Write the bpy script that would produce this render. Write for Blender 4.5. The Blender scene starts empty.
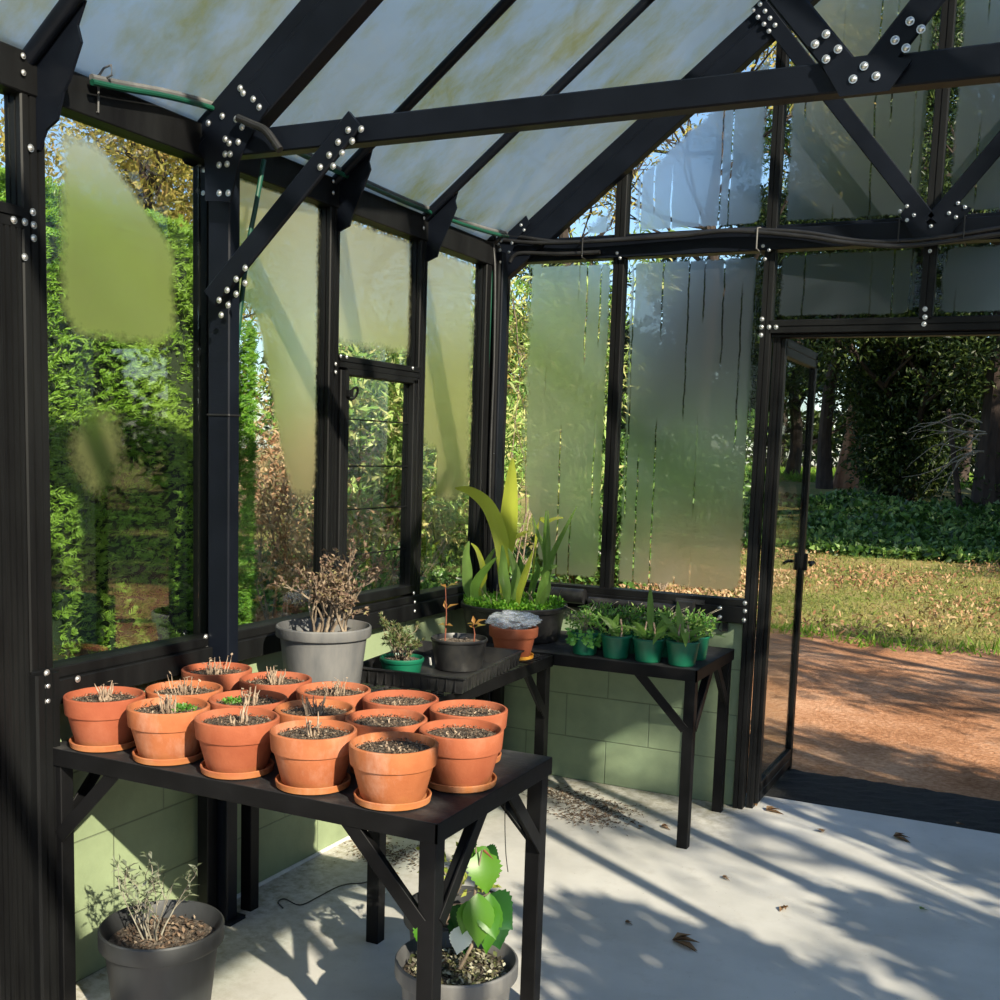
import bpy, bmesh, math, random
import numpy as np
from mathutils import Vector, Matrix
random.seed(7); RNG = np.random.default_rng(11)
C = bpy.context.scene.collection
PI = math.pi

# ------------------------------------------------------------------ camera
F, PY, YAW, PIT, ROL = 1111.049, 582.819, 0.449783, 0.117526, 0.0319273
CAM = Vector((2.30007, -4.68573, 1.5))
fw = Vector((-math.sin(YAW)*math.cos(PIT), math.cos(YAW)*math.cos(PIT), -math.sin(PIT)))
r0 = Vector((math.cos(YAW), math.sin(YAW), 0)); u0 = r0.cross(fw)
cr = r0*math.cos(ROL) + u0*math.sin(ROL); cu = -r0*math.sin(ROL) + u0*math.cos(ROL)
cd = bpy.data.cameras.new('camera'); co = bpy.data.objects.new('camera', cd); C.objects.link(co)
M = Matrix((cr, cu, -fw)).transposed().to_4x4(); M.translation = CAM
co.matrix_world = M
cd.sensor_width = 36; cd.sensor_fit = 'HORIZONTAL'; cd.lens = 36*F/1000; cd.shift_y = (PY-500)/1000
cd.clip_end = 500; cd.clip_start = 0.05
bpy.context.scene.camera = co

def at(px, py, ax, val):
    "point of the plane (axis ax = val) seen at a pixel of the photograph"
    d = fw*F + cr*(px-500) - cu*(py-PY)
    return CAM + d*((val-CAM[ax])/d[ax])

# ------------------------------------------------------------------ tagging
def tag(o, label=None, cat=None, group=None, kind=None):
    if label: o['label'] = label
    if cat: o['category'] = cat
    if group: o['group'] = group
    if kind: o['kind'] = kind
    return o
def thing(name, label, cat, loc=(0, 0, 0), rz=0, group=None):
    o = bpy.data.objects.new(name, None); C.objects.link(o)
    o.empty_display_size = .05
    o.location = loc; o.rotation_euler = (0, 0, rz)
    return tag(o, label, cat, group)
def link_mesh(name, me, mat, parent=None, loc=None):
    o = bpy.data.objects.new(name, me); C.objects.link(o)
    if mat is not None:
        for m in (mat if isinstance(mat, (list, tuple)) else [mat]): me.materials.append(m)
    if parent: o.parent = parent
    if loc is not None: o.location = loc
    return o
def children(o): return [x for x in C.objects if x.parent == o]
def copy_tree(o, parent=None):
    c = o.copy(); C.objects.link(c); c.parent = parent
    for ch in children(o): copy_tree(ch, c)
    return c

# ------------------------------------------------------------------ mesh builder
class MB:
    def __init__(s): s.v = []; s.f = []; s.smooth = []; s.mi = []
    def add(s, vs, fs, smooth=False, mi=0):
        n = len(s.v); s.v += [tuple(v) for v in vs]
        s.f += [tuple(i+n for i in f) for f in fs]; s.smooth += [smooth]*len(fs); s.mi += [mi]*len(fs)
    def box(s, a, b, bev=0.0):
        x0, y0, z0 = [min(a[i], b[i]) for i in range(3)]; x1, y1, z1 = [max(a[i], b[i]) for i in range(3)]
        if bev <= 0:
            vs = [(x0,y0,z0),(x1,y0,z0),(x1,y1,z0),(x0,y1,z0),(x0,y0,z1),(x1,y0,z1),(x1,y1,z1),(x0,y1,z1)]
            s.add(vs, [(0,3,2,1),(4,5,6,7),(0,1,5,4),(1,2,6,5),(2,3,7,6),(3,0,4,7)])
            return
        # extrude along the longest axis with chamfered section
        L = [x1-x0, y1-y0, z1-z0]; k = L.index(max(L)); i, j = [(1,2),(2,0),(0,1)][k]
        lo = (x0,y0,z0); hi = (x1,y1,z1)
        prof = [(lo[i]+bev,lo[j]),(hi[i]-bev,lo[j]),(hi[i],lo[j]+bev),(hi[i],hi[j]-bev),(hi[i]-bev,hi[j]),(lo[i]+bev,hi[j]),(lo[i],hi[j]-bev),(lo[i],lo[j]+bev)]
        vs = []
        for w in (lo[k], hi[k]):
            for (p, q) in prof:
                t = [0,0,0]; t[k] = w; t[i] = p; t[j] = q; vs.append(t)
        n = 8
        fs = [(a_, (a_+1) % n, n+(a_+1) % n, n+a_) for a_ in range(n)] + [tuple(range(n-1, -1, -1)), tuple(range(n, 2*n))]
        s.add(vs, fs)
    def beam(s, p0, p1, w, h, up=(0, 0, 1), bev=0.003, grooves=0):
        "bar with a rectangular chamfered section (w across, h along up) between two points"
        p0 = Vector(p0); p1 = Vector(p1); d = (p1-p0).normalized(); up = Vector(up)
        sx = d.cross(up).normalized(); uy = sx.cross(d).normalized()
        a, b, c = w/2, h/2, bev
        prof = [(-a+c,-b),(a-c,-b),(a,-b+c),(a,b-c),(a-c,b),(-a+c,b),(-a,b-c),(-a,-b+c)]
        if grooves:
            g = min(a, b)*.18
            prof = []
            def side(x0_, y0_, x1_, y1_, nx, ny):
                prof.append((x0_+(x1_-x0_)*.06, y0_+(y1_-y0_)*.06))
                for t in [(k+1)/(grooves+1) for k in range(grooves)]:
                    for dt, dep in ((-.05, 0), (-.025, g), (.025, g), (.05, 0)):
                        prof.append((x0_+(x1_-x0_)*(t+dt)-nx*dep, y0_+(y1_-y0_)*(t+dt)-ny*dep))
                prof.append((x0_+(x1_-x0_)*.94, y0_+(y1_-y0_)*.94))
            side(-a,-b,a,-b,0,-1); side(a,-b,a,b,1,0); side(a,b,-a,b,0,1); side(-a,b,-a,-b,-1,0)
        n = len(prof); vs = [p0+sx*x+uy*y for x, y in prof]+[p1+sx*x+uy*y for x, y in prof]
        fs = [(i, (i+1) % n, n+(i+1) % n, n+i) for i in range(n)]+[tuple(range(n-1,-1,-1)), tuple(range(n, 2*n))]
        s.add(vs, fs)
    def tube(s, pts, r, n=8, r1=None, cap=True):
        pts = [Vector(p) for p in pts]; m = len(pts)
        rs = r if isinstance(r, (list, tuple)) else [r+((r1 if r1 is not None else r)-r)*i/max(1, m-1) for i in range(m)]
        vs = []; ref = None
        for i, p in enumerate(pts):
            d = (pts[min(i+1, m-1)]-pts[max(i-1, 0)])
            d = d.normalized() if d.length > 1e-9 else Vector((0,0,1))
            if ref is None: ref = Vector((1,0,0)) if abs(d.x) < .8 else Vector((0,1,0))
            a = (ref-d*ref.dot(d)).normalized(); ref = a; b = d.cross(a)
            for k in range(n):
                t = 2*PI*k/n; vs.append(p+(a*math.cos(t)+b*math.sin(t))*rs[i])
        fs = [(i*n+k, i*n+(k+1) % n, (i+1)*n+(k+1) % n, (i+1)*n+k) for i in range(m-1) for k in range(n)]
        if cap: fs += [tuple(range(n-1,-1,-1)), tuple((m-1)*n+k for k in range(n))]
        s.add(vs, fs, smooth=True)
    def lathe(s, prof, n=48, c=(0, 0, 0), mi=0, wob=0.0):
        vs = []; m = len(prof)
        for k in range(n):
            t = 2*PI*k/n; w = 1+wob*math.sin(3*t)
            for r, z in prof: vs.append((c[0]+r*w*math.cos(t), c[1]+r*w*math.sin(t), c[2]+z))
        fs = []
        for k in range(n):
            for i in range(m-1):
                a = k*m+i; b = ((k+1) % n)*m+i
                fs.append((a, b, b+1, a+1))
        s.add(vs, fs, smooth=True, mi=mi)
    def prism(s, poly, ax, a, b):
        "polygon given by its two other coordinates (in axis order), from ax=a to ax=b"
        o = [i for i in range(3) if i != ax]; n = len(poly); vs = []
        for w in (a, b):
            for p in poly:
                t = [0,0,0]; t[ax] = w; t[o[0]] = p[0]; t[o[1]] = p[1]; vs.append(t)
        s.add(vs, [tuple(range(n-1,-1,-1)), tuple(range(n, 2*n))]+[(i, (i+1) % n, n+(i+1) % n, n+i) for i in range(n)])
    def mesh(s, name):
        me = bpy.data.meshes.new(name); me.from_pydata([tuple(v) for v in s.v], [], s.f)
        me.polygons.foreach_set('use_smooth', s.smooth); me.polygons.foreach_set('material_index', s.mi)
        bm = bmesh.new(); bm.from_mesh(me); bmesh.ops.recalc_face_normals(bm, faces=bm.faces)
        for e in bm.edges:
            if len(e.link_faces) == 2 and e.calc_face_angle(0) > .6: e.smooth = False
        bm.to_mesh(me); bm.free(); return me
    def build(s, name, mat, parent=None, loc=None): return link_mesh(name, s.mesh(name), mat, parent, loc)

def struct(name, mb, mat): return tag(mb.build(name, mat), kind='structure')

# ------------------------------------------------------------------ materials
def new_mat(name):
    m = bpy.data.materials.new(name); m.use_nodes = True; nt = m.node_tree; nt.nodes.clear()
    out = nt.nodes.new('ShaderNodeOutputMaterial'); return m, nt, out
class N:
    def __init__(s, nt): s.nt = nt
    def __call__(s, typ, ins=None, **kw):
        n = s.nt.nodes.new('ShaderNode'+typ)
        for k, v in kw.items(): setattr(n, k, v)
        for k, v in (ins or {}).items():
            t = n.inputs[k]
            if hasattr(v, 'links') or hasattr(v, 'is_linked'): s.nt.links.new(v, t)
            else: t.default_value = v
        return n
def rgba(c): return (c[0], c[1], c[2], 1)
def ramp(nd, fac, stops, interp='LINEAR'):
    n = nd('ValToRGB', {'Fac': fac}); e = n.color_ramp.elements; n.color_ramp.interpolation = interp
    while len(e) < len(stops): e.new(.5)
    for i, (p, c) in enumerate(stops): e[i].position = p; e[i].color = rgba(c) if len(c) == 3 else c
    return n.outputs[0]
def mixc(nd, fac, a, b, mode='MIX'):
    n = nd('Mix', data_type='RGBA', blend_type=mode)
    for i, v in ((0, fac), (6, a), (7, b)):
        if hasattr(v, 'is_linked'): nd.nt.links.new(v, n.inputs[i])
        else: n.inputs[i].default_value = v if i == 0 else rgba(v)
    return n.outputs[2]
def math_(nd, op, a, b=0.0, c=None):
    n = nd('Math', operation=op)
    for i, v in enumerate((a, b) if c is None else (a, b, c)):
        if hasattr(v, 'is_linked'): nd.nt.links.new(v, n.inputs[i])
        else: n.inputs[i].default_value = v
    return n.outputs[0]
def noise(nd, vec, scale, detail=4, rough=.55, dist=0):
    return nd('TexNoise', {'Vector': vec, 'Scale': scale, 'Detail': detail, 'Roughness': rough, 'Distortion': dist}).outputs[0]
def mapping(nd, vec, scale=(1,1,1), loc=(0,0,0), rot=(0,0,0)):
    return nd('Mapping', {'Vector': vec, 'Scale': scale, 'Location': loc, 'Rotation': rot}).outputs[0]

def mottled(name, c1, c2, scale=8, rough=.6, bump=.15, bscale=None, c3=None, spec=.5, metal=0, coord='Object', stretch=(1,1,1), objvar=0.0, lo=.35, hi=.68):
    m, nt, out = new_mat(name); nd = N(nt)
    tc = nd('TexCoord').outputs[coord]; v = mapping(nd, tc, stretch)
    if objvar:
        oi = nd('ObjectInfo').outputs['Random']
        add = nd('VectorMath', {0: v, 1: nd('CombineXYZ', {0: math_(nd, 'MULTIPLY', oi, 37.), 1: math_(nd, 'MULTIPLY', oi, 91.)}).outputs[0]}, operation='ADD')
        v = add.outputs[0]
    n1 = noise(nd, v, scale, 6, .6)
    st = [(lo, c1), (hi, c2)] if c3 is None else [(lo, c1), ((lo+hi)/2, c2), (hi+.05, c3)]
    col = ramp(nd, n1, st)
    if objvar:
        hv = nd('HueSaturation', {'Value': math_(nd, 'MULTIPLY_ADD', oi, objvar, 1-objvar/2), 'Color': col}).outputs[0]; col = hv
    b = nd('Bump', {'Strength': bump, 'Distance': .01, 'Height': noise(nd, v, bscale or scale*6, 5, .6)}).outputs[0]
    p = nd('BsdfPrincipled', {'Base Color': col, 'Roughness': rough, 'Metallic': metal, 'Normal': b, 'Specular IOR Level': spec})
    nt.links.new(p.outputs[0], out.inputs[0]); return m

def leaf_mat(name, cols, trans=.35, rough=.45, hue=0.02, spec=.4, big=0.0, dark=None):
    "leaf colour picked per leaf; big adds colour drift over the plant"
    m, nt, out = new_mat(name); nd = N(nt)
    r = nd('NewGeometry').outputs['Random Per Island']
    k = len(cols); col = ramp(nd, r, [(i/(max(1, k-1)), c) for i, c in enumerate(cols)])
    if dark is not None:
        pos = nd('TexCoord').outputs['Object']
        f = ramp(nd, noise(nd, pos, big, 3, .5), [(.38, (0,0,0)), (.62, (1,1,1))])
        col = mixc(nd, f, col, dark)
    d = nd('BsdfPrincipled', {'Base Color': col, 'Roughness': rough, 'Specular IOR Level': spec})
    t = nd('BsdfTranslucent', {'Color': mixc(nd, .3, col, (1, 1, .3), 'MULTIPLY')})
    mx = nd('MixShader', {0: trans, 1: d.outputs[0], 2: t.outputs[0]})
    nt.links.new(mx.outputs[0], out.inputs[0]); return m

MT = {}
MT['steel'] = mottled('powder_coated_steel', (.0032,.0045,.008), (.006,.008,.0135), 5, .4, .03, 60, spec=.16)
MT['alu'] = mottled('black_window_profile', (.0035,.0035,.004), (.010,.0105,.011), 9, .45, .05, 40, stretch=(1,1,.15), spec=.18)
MT['bench'] = mottled('black_bench_steel', (.003,.003,.0035), (.008,.008,.009), 6, .5, .06, 50, spec=.16)
MT['benchtop'] = mottled('dusty_black_bench_sheet', (.006,.006,.008), (.010,.010,.012), 14, .7, .2, 60, c3=(.05,.047,.045))
MT['bolt'] = mottled('zinc_bolt', (.55,.55,.55), (.75,.75,.75), 30, .32, .05, 80, metal=.85)
MT['terra'] = None
MT['soil'] = mottled('potting_soil', (.02,.014,.01), (.10,.075,.055), 110, .95, .9, 220, c3=(.24,.20,.165))
MT['greypl'] = mottled('weathered_grey_plastic', (.06,.06,.064), (.11,.11,.112), 7, .6, .06, 40, c3=(.2,.19,.18), stretch=(1,1,.25))
MT['darkpl'] = mottled('dark_grey_plastic', (.018,.019,.021), (.036,.038,.04), 8, .5, .04, 40, stretch=(1,1,.3))
MT['blackpl'] = mottled('black_plastic', (.006,.006,.007), (.018,.018,.019), 12, .42, .05, 60, c3=(.035,.033,.03))
MT['greenpl'] = mottled('green_plastic', (.004,.085,.045), (.008,.14,.075), 6, .38, .03, 40)
MT['hose'] = mottled('green_hose_rubber', (.004,.045,.027), (.007,.07,.042), 5, .4, .02, 40)
MT['cable'] = mottled('black_cable', (.006,.006,.007), (.02,.02,.022), 9, .45, .05, 40)
MT['twig'] = mottled('dry_twig', (.12,.085,.06), (.30,.235,.17), 40, .85, .3, 90)
MT['straw'] = mottled('dead_stems', (.20,.13,.09), (.46,.35,.25), 60, .85, .3, 90)
MT['greytwig'] = mottled('grey_twig', (.14,.12,.09), (.3,.28,.22), 40, .85, .3, 90)
MT['bark'] = mottled('brown_bark', (.018,.012,.009), (.05,.034,.025), 9, .9, .9, 30, stretch=(1,1,.25))
MT['redbark'] = mottled('reddish_bark', (.20,.09,.05), (.42,.24,.15), 7, .9, .9, 30, stretch=(1,1,.25))
MT['red'] = mottled('red_brown_leaf', (.12,.03,.02), (.25,.08,.04), 20, .6, .1, 40)
MT['white'] = mottled('white_plastic', (.6,.6,.58), (.75,.75,.73), 20, .5, .02, 40)
MT['mat'] = mottled('black_rubber_mat', (.006,.006,.006), (.022,.02,.018), 60, .85, .9, 160)
MT['brick'] = None

def terracotta():
    m, nt, out = new_mat('terracotta'); nd = N(nt)
    tc = nd('TexCoord').outputs['Object']; oi = nd('ObjectInfo').outputs['Random']
    off = nd('CombineXYZ', {0: math_(nd, 'MULTIPLY', oi, 53.), 1: math_(nd, 'MULTIPLY', oi, 17.), 2: math_(nd,'MULTIPLY', oi, 5.)}).outputs[0]
    v = nd('VectorMath', {0: tc, 1: off}, operation='ADD').outputs[0]
    base = ramp(nd, noise(nd, v, 9, 5, .55), [(.3, (.29,.078,.032)), (.55, (.37,.112,.048)), (.75, (.45,.165,.085))])
    hv = nd('HueSaturation', {'Hue': math_(nd, 'MULTIPLY_ADD', oi, .012, .494), 'Value': math_(nd, 'MULTIPLY_ADD', oi, .25, .85), 'Color': base}).outputs[0]
    lime = ramp(nd, noise(nd, mapping(nd, v, (1,1,.5)), 13, 8, .7), [(.52, (0,0,0)), (.72, (1,1,1))])
    lf = math_(nd, 'MULTIPLY', lime, math_(nd, 'MULTIPLY', oi, .4))
    c2 = mixc(nd, lf, hv, (.60,.38,.29))
    sz = nd('SeparateXYZ', {0: tc}).outputs[2]
    low = ramp(nd, math_(nd, 'MULTIPLY_ADD', noise(nd, v, 20, 4, .6), .06, math_(nd, 'MULTIPLY', sz, -1.)), [(0.0, (0,0,0)), (.03, (1,1,1))])
    moss = math_(nd, 'MULTIPLY', low, .3)
    c3 = mixc(nd, moss, c2, (.42,.22,.05))
    b = nd('Bump', {'Strength': .15, 'Distance': .004, 'Height': noise(nd, v, 160, 4, .6)}).outputs[0]
    p = nd('BsdfPrincipled', {'Base Color': c3, 'Roughness': .82, 'Normal': b, 'Specular IOR Level': .25})
    nt.links.new(p.outputs[0], out.inputs[0]); return m
MT['terra'] = terracotta()

def blockwork(name, ax, base1, base2, mortar, bw=.4, rh=.2, ms=.0035, rough=.55, moss=True):
    m, nt, out = new_mat(name); nd = N(nt)
    tc = nd('TexCoord').outputs['Object']; s = nd('SeparateXYZ', {0: tc})
    v = nd('CombineXYZ', {0: s.outputs[ax], 1: s.outputs[2]}).outputs[0]
    br = nd('TexBrick', {'Vector': v, 'Scale': 1.0, 'Mortar Size': ms, 'Mortar Smooth': .6, 'Brick Width': bw, 'Row Height': rh,
                         'Color1': rgba((1,1,1)), 'Color2': rgba((.9,.9,.9)), 'Mortar': rgba((0,0,0))})
    n1 = noise(nd, tc, 5, 6, .6)
    col = ramp(nd, n1, [(.35, base1), (.65, base2)])
    col = mixc(nd, .35, col, br.outputs[0], 'MULTIPLY')
    col = mixc(nd, math_(nd, 'MULTIPLY', br.outputs[1], .55), col, mortar)
    sp = ramp(nd, noise(nd, mapping(nd, tc, (1,1,.3)), 16, 8, .75), [(.62, (0,0,0)), (.75, (1,1,1))])
    col = mixc(nd, math_(nd, 'MULTIPLY', sp, .35), col, (.2,.2,.12))
    h = math_(nd, 'ADD', math_(nd, 'MULTIPLY', br.outputs[1], -1.2), math_(nd, 'MULTIPLY', noise(nd, tc, 30, 5, .6), .5))
    b = nd('Bump', {'Strength': .5, 'Distance': .006, 'Height': h}).outputs[0]
    p = nd('BsdfPrincipled', {'Base Color': col, 'Roughness': rough, 'Normal': b, 'Specular IOR Level': .4})
    nt.links.new(p.outputs[0], out.inputs[0]); return m
MT['blockL'] = blockwork('green_painted_blockwork_left', 1, (.21,.26,.15), (.27,.33,.19), (.15,.18,.11))
MT['blockB'] = blockwork('green_painted_blockwork_back', 0, (.19,.25,.16), (.25,.32,.20), (.13,.17,.11))
MT['brick'] = blockwork('dark_brick', 1, (.05,.035,.025), (.1,.07,.05), (.03,.025,.02), .24, .08, .008, .9)

def floor_mat():
    m, nt, out = new_mat('painted_concrete_floor'); nd = N(nt)
    tc = nd('TexCoord').outputs['Object']
    col = ramp(nd, noise(nd, tc, 2.2, 6, .6), [(.35, (.50,.485,.455)), (.65, (.64,.62,.585))])
    d = ramp(nd, noise(nd, tc, 9, 8, .72), [(.56, (0,0,0)), (.78, (1,1,1))])
    col = mixc(nd, math_(nd, 'MULTIPLY', d, .4), col, (.33,.28,.21))
    # grime gathers along the two walls
    s = nd('SeparateXYZ', {0: tc})
    ex = math_(nd, 'MINIMUM', s.outputs[0], math_(nd, 'MAXIMUM', math_(nd, 'MULTIPLY', s.outputs[1], -1.), math_(nd, 'MULTIPLY_ADD', s.outputs[0], 3., -3.4)))
    ex = math_(nd, 'MULTIPLY_ADD', noise(nd, tc, 4, 5, .65), .8, ex)
    g = ramp(nd, ex, [(.45, (1,1,1)), (.95, (0,0,0))])
    sp = ramp(nd, noise(nd, tc, 26, 8, .75), [(.42, (0,0,0)), (.62, (1,1,1))])
    col = mixc(nd, math_(nd, 'MULTIPLY', math_(nd, 'MULTIPLY', g, sp), .75), col, (.2,.17,.08))
    dots = nd('TexVoronoi', {'Vector': tc, 'Scale': 26.}); dd = ramp(nd, dots.outputs['Distance'], [(.02, (1,1,1)), (.07, (0,0,0))])
    col = mixc(nd, math_(nd, 'MULTIPLY', dd, .55), col, (.12,.08,.05))
    b = nd('Bump', {'Strength': .2, 'Distance': .004, 'Height': noise(nd, tc, 40, 6, .65)}).outputs[0]
    p = nd('BsdfPrincipled', {'Base Color': col, 'Roughness': .55, 'Normal': b, 'Specular IOR Level': .35})
    nt.links.new(p.outputs[0], out.inputs[0]); return m

def ground_mat(name, stops, sc, fine, bump=.5, rough=.95):
    m, nt, out = new_mat(name); nd = N(nt)
    tc = nd('TexCoord').outputs['Object']
    col = ramp(nd, math_(nd, 'ADD', math_(nd, 'MULTIPLY', noise(nd, tc, sc, 5, .6), .5), math_(nd, 'MULTIPLY', noise(nd, tc, fine, 6, .7), .5)), stops)
    b = nd('Bump', {'Strength': bump, 'Distance': .03, 'Height': noise(nd, tc, fine, 6, .7)}).outputs[0]
    p = nd('BsdfPrincipled', {'Base Color': col, 'Roughness': rough, 'Normal': b, 'Specular IOR Level': .15})
    nt.links.new(p.outputs[0], out.inputs[0]); return m

def clear_glass(name='clear_glass', tint=(.93,.96,.95)):
    m, nt, out = new_mat(name); nd = N(nt)
    fr = nd('Fresnel', {'IOR': 1.45}).outputs[0]
    mx = nd('MixShader', {0: math_(nd, 'MULTIPLY', fr, .28), 1: nd('BsdfTransparent', {'Color': rgba(tint)}).outputs[0], 2: nd('BsdfGlossy', {'Roughness': .02}).outputs[0]})
    nt.links.new(mx.outputs[0], out.inputs[0]); return m
MT['glass'] = clear_glass()

def fog_glass(name, seedv=0.0, drips=1.0, milk=.22, clearfrac=.12, ior=1.16, rough=.75, milkcol=(.8,.82,.78), dirt_reflection=0.0, tl=.55, soft=0.0, refcol=(.93,.95,.93)):
    "glass pane with condensation on its inner face; vertex attribute fog says where it is wet"
    m, nt, out = new_mat(name); nd = N(nt)
    tc = nd('TexCoord').outputs['Object']
    fog = nd('Attribute', attribute_name='fog').outputs['Fac']
    uv = nd('Attribute', attribute_name='pane').outputs['Vector']
    n1 = noise(nd, uv, 13., 6, .65); n2 = noise(nd, uv, 60., 4, .7)
    f = math_(nd, 'ADD', fog, math_(nd, 'ADD', math_(nd, 'MULTIPLY_ADD', n1, .5, -.25), math_(nd, 'MULTIPLY_ADD', n2, .5, -.25)))
    f = ramp(nd, f, [(max(0, .38-soft), (0,0,0)), (.56+soft, (1,1,1))])
    if drips:
        # trickles: thin vertical tracks that meander slightly
        su = nd('SeparateXYZ', {0: uv})
        KD = 15.
        cid = math_(nd, 'FLOOR', math_(nd, 'MULTIPLY', math_(nd, 'ADD', su.outputs[0], seedv), KD))
        rv = nd('TexWhiteNoise', {'W': cid}, noise_dimensions='1D').outputs['Value']
        pos = math_(nd, 'SUBTRACT', math_(nd, 'DIVIDE', math_(nd, 'ADD', cid, math_(nd, 'MULTIPLY_ADD', rv, .6, .2)), KD), seedv)
        wv = nd('CombineXYZ', {0: math_(nd, 'MULTIPLY', cid, 3.7), 1: math_(nd, 'MULTIPLY', su.outputs[1], 7.)}).outputs[0]
        wob = math_(nd, 'MULTIPLY_ADD', noise(nd, wv, 1., 4, .6), .022, -.011)
        line = math_(nd, 'ABSOLUTE', math_(nd, 'SUBTRACT', math_(nd, 'SUBTRACT', su.outputs[0], pos), wob))
        brk = noise(nd, nd('CombineXYZ', {0: math_(nd, 'MULTIPLY', cid, 5.1), 1: math_(nd, 'MULTIPLY', su.outputs[1], 40.)}).outputs[0], 1., 3, .7)
        tr = ramp(nd, math_(nd, 'SUBTRACT', line, math_(nd, 'MULTIPLY', brk, .0022)), [(.0006, (1,1,1)), (.0016, (0,0,0))])
        gate = ramp(nd, noise(nd, nd('CombineXYZ', {0: math_(nd, 'MULTIPLY', cid, 9.3), 1: math_(nd, 'MULTIPLY', su.outputs[1], 1.4)}).outputs[0], 1., 1, .5), [(.49, (0,0,0)), (.53, (1,1,1))])
        f = math_(nd, 'SUBTRACT', f, math_(nd, 'MULTIPLY', math_(nd, 'MULTIPLY', tr, gate), drips))
        f = math_(nd, 'MAXIMUM', f, 0.)
    fr = nd('Fresnel', {'IOR': 1.45}).outputs[0]
    clear = nd('MixShader', {0: math_(nd, 'MULTIPLY', fr, .28), 1: nd('BsdfTransparent', {'Color': rgba((.95,.97,.96))}).outputs[0], 2: nd('BsdfGlossy', {'Roughness': .02}).outputs[0]}).outputs[0]
    cloud = ramp(nd, noise(nd, uv, 2.5, 5, .6), [(.3, tuple(c*.85 for c in milkcol)), (.7, milkcol)])
    if dirt_reflection:
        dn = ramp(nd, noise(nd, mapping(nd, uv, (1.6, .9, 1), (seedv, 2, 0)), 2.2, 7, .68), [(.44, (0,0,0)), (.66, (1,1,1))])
        cloud = mixc(nd, math_(nd, 'MULTIPLY', dn, dirt_reflection), cloud, (.80,.66,.26))  # yellow blotches: glass dirt plus painted-in reflection of yellow foliage
    ref = nd('BsdfRefraction', {'Color': rgba(refcol), 'IOR': ior, 'Roughness': rough}).outputs[0]
    trl = nd('BsdfTranslucent', {'Color': cloud}).outputs[0]
    dif = nd('BsdfDiffuse', {'Color': cloud}).outputs[0]
    scat = nd('MixShader', {0: 1-tl, 1: trl, 2: dif}).outputs[0]
    mk = milk
    if dirt_reflection:
        mk = math_(nd, 'MULTIPLY_ADD', dn, .25*dirt_reflection, milk)
    wet = nd('MixShader', {0: mk, 1: ref, 2: scat}).outputs[0]
    wet = nd('MixShader', {0: clearfrac, 1: wet, 2: nd('BsdfTransparent').outputs[0]}).outputs[0]
    mx = nd('MixShader', {0: f, 1: clear, 2: wet})
    nt.links.new(mx.outputs[0], out.inputs[0]); return m

# ------------------------------------------------------------------ leaves in bulk (numpy)
def leaf_mesh(name, P, D, Nn, L, W, fold=.25, curve=.0, tip=1.0):
    "one folded pointed leaf per row: P base points, D directions, Nn normals, L lengths, W widths"
    P = np.asarray(P, float); D = np.asarray(D, float); Nn = np.asarray(Nn, float)
    n = len(P); L = np.broadcast_to(L, (n,))[:, None]; W = np.broadcast_to(W, (n,))[:, None]
    D = D/np.linalg.norm(D, axis=1, keepdims=True)
    S = np.cross(D, Nn); S /= np.linalg.norm(S, axis=1, keepdims=True)+1e-9
    Nn = np.cross(S, D)
    a = P; b = P+D*L*.45+S*W*.5+Nn*W*fold; c = P+D*L-Nn*L*curve; d = P+D*L*.45-S*W*.5+Nn*W*fold; e = P+D*L*.5-Nn*L*curve*.2
    V = np.stack([a, b, c, d, e], 1).reshape(-1, 3)
    idx = np.arange(n)[:, None]*5
    T = np.concatenate([idx+[0, 1, 4], idx+[1, 2, 4], idx+[0, 4, 3], idx+[4, 2, 3]], 1).reshape(-1, 3)
    return raw_mesh(name, V, T)
def raw_mesh(name, V, T):
    me = bpy.data.meshes.new(name); k = T.shape[1]
    me.vertices.add(len(V)); me.vertices.foreach_set('co', V.astype(np.float32).ravel())
    me.loops.add(T.size); me.loops.foreach_set('vertex_index', T.astype(np.int32).ravel())
    me.polygons.add(len(T)); me.polygons.foreach_set('loop_start', np.arange(0, T.size, k, dtype=np.int32))
    me.update(calc_edges=True); return me
def rdir(n, bias=(0, 0, 0), spread=1.0):
    d = RNG.normal(size=(n, 3)); d /= np.linalg.norm(d, axis=1, keepdims=True)
    d = d*spread+np.array(bias); return d/np.linalg.norm(d, axis=1, keepdims=True)
def blob_pts(n, c, r, shell=.55):
    d = rdir(n); t = shell+(1-shell)*RNG.random(n)**.6
    return np.array(c)+d*t[:, None]*np.array(r), d

# ================================================================== THE GREENHOUSE
WID = 3.68; MID = 1.84; SL = .78; EZ = 2.42          # width, middle, roof slope, eave height
YEND = -6.2
def roofz(x): return EZ+SL*(x if x <= MID else WID-x)

# floor slab, threshold mat, outdoor ground
mb = MB(); mb.box((-.08, YEND, -.12), (WID+.08, .22, 0)); struct('floor', mb, floor_mat())
mb = MB()
nx, ny = 60, 14
vs = [(1.27+.93*3*i/nx*1.0, .225+.53*j/ny, random.uniform(-.012, -.004)) for j in range(ny+1) for i in range(nx+1)]
mb.add(vs, [(j*(nx+1)+i, j*(nx+1)+i+1, (j+1)*(nx+1)+i+1, (j+1)*(nx+1)+i) for j in range(ny) for i in range(nx)])
mb.box((1.27, .222, -.05), (4.06, .755, -.02))
tag(mb.build('door_mat', MT['mat']), 'black coarse mat lying outside along the open doorway', 'mat')

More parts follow.
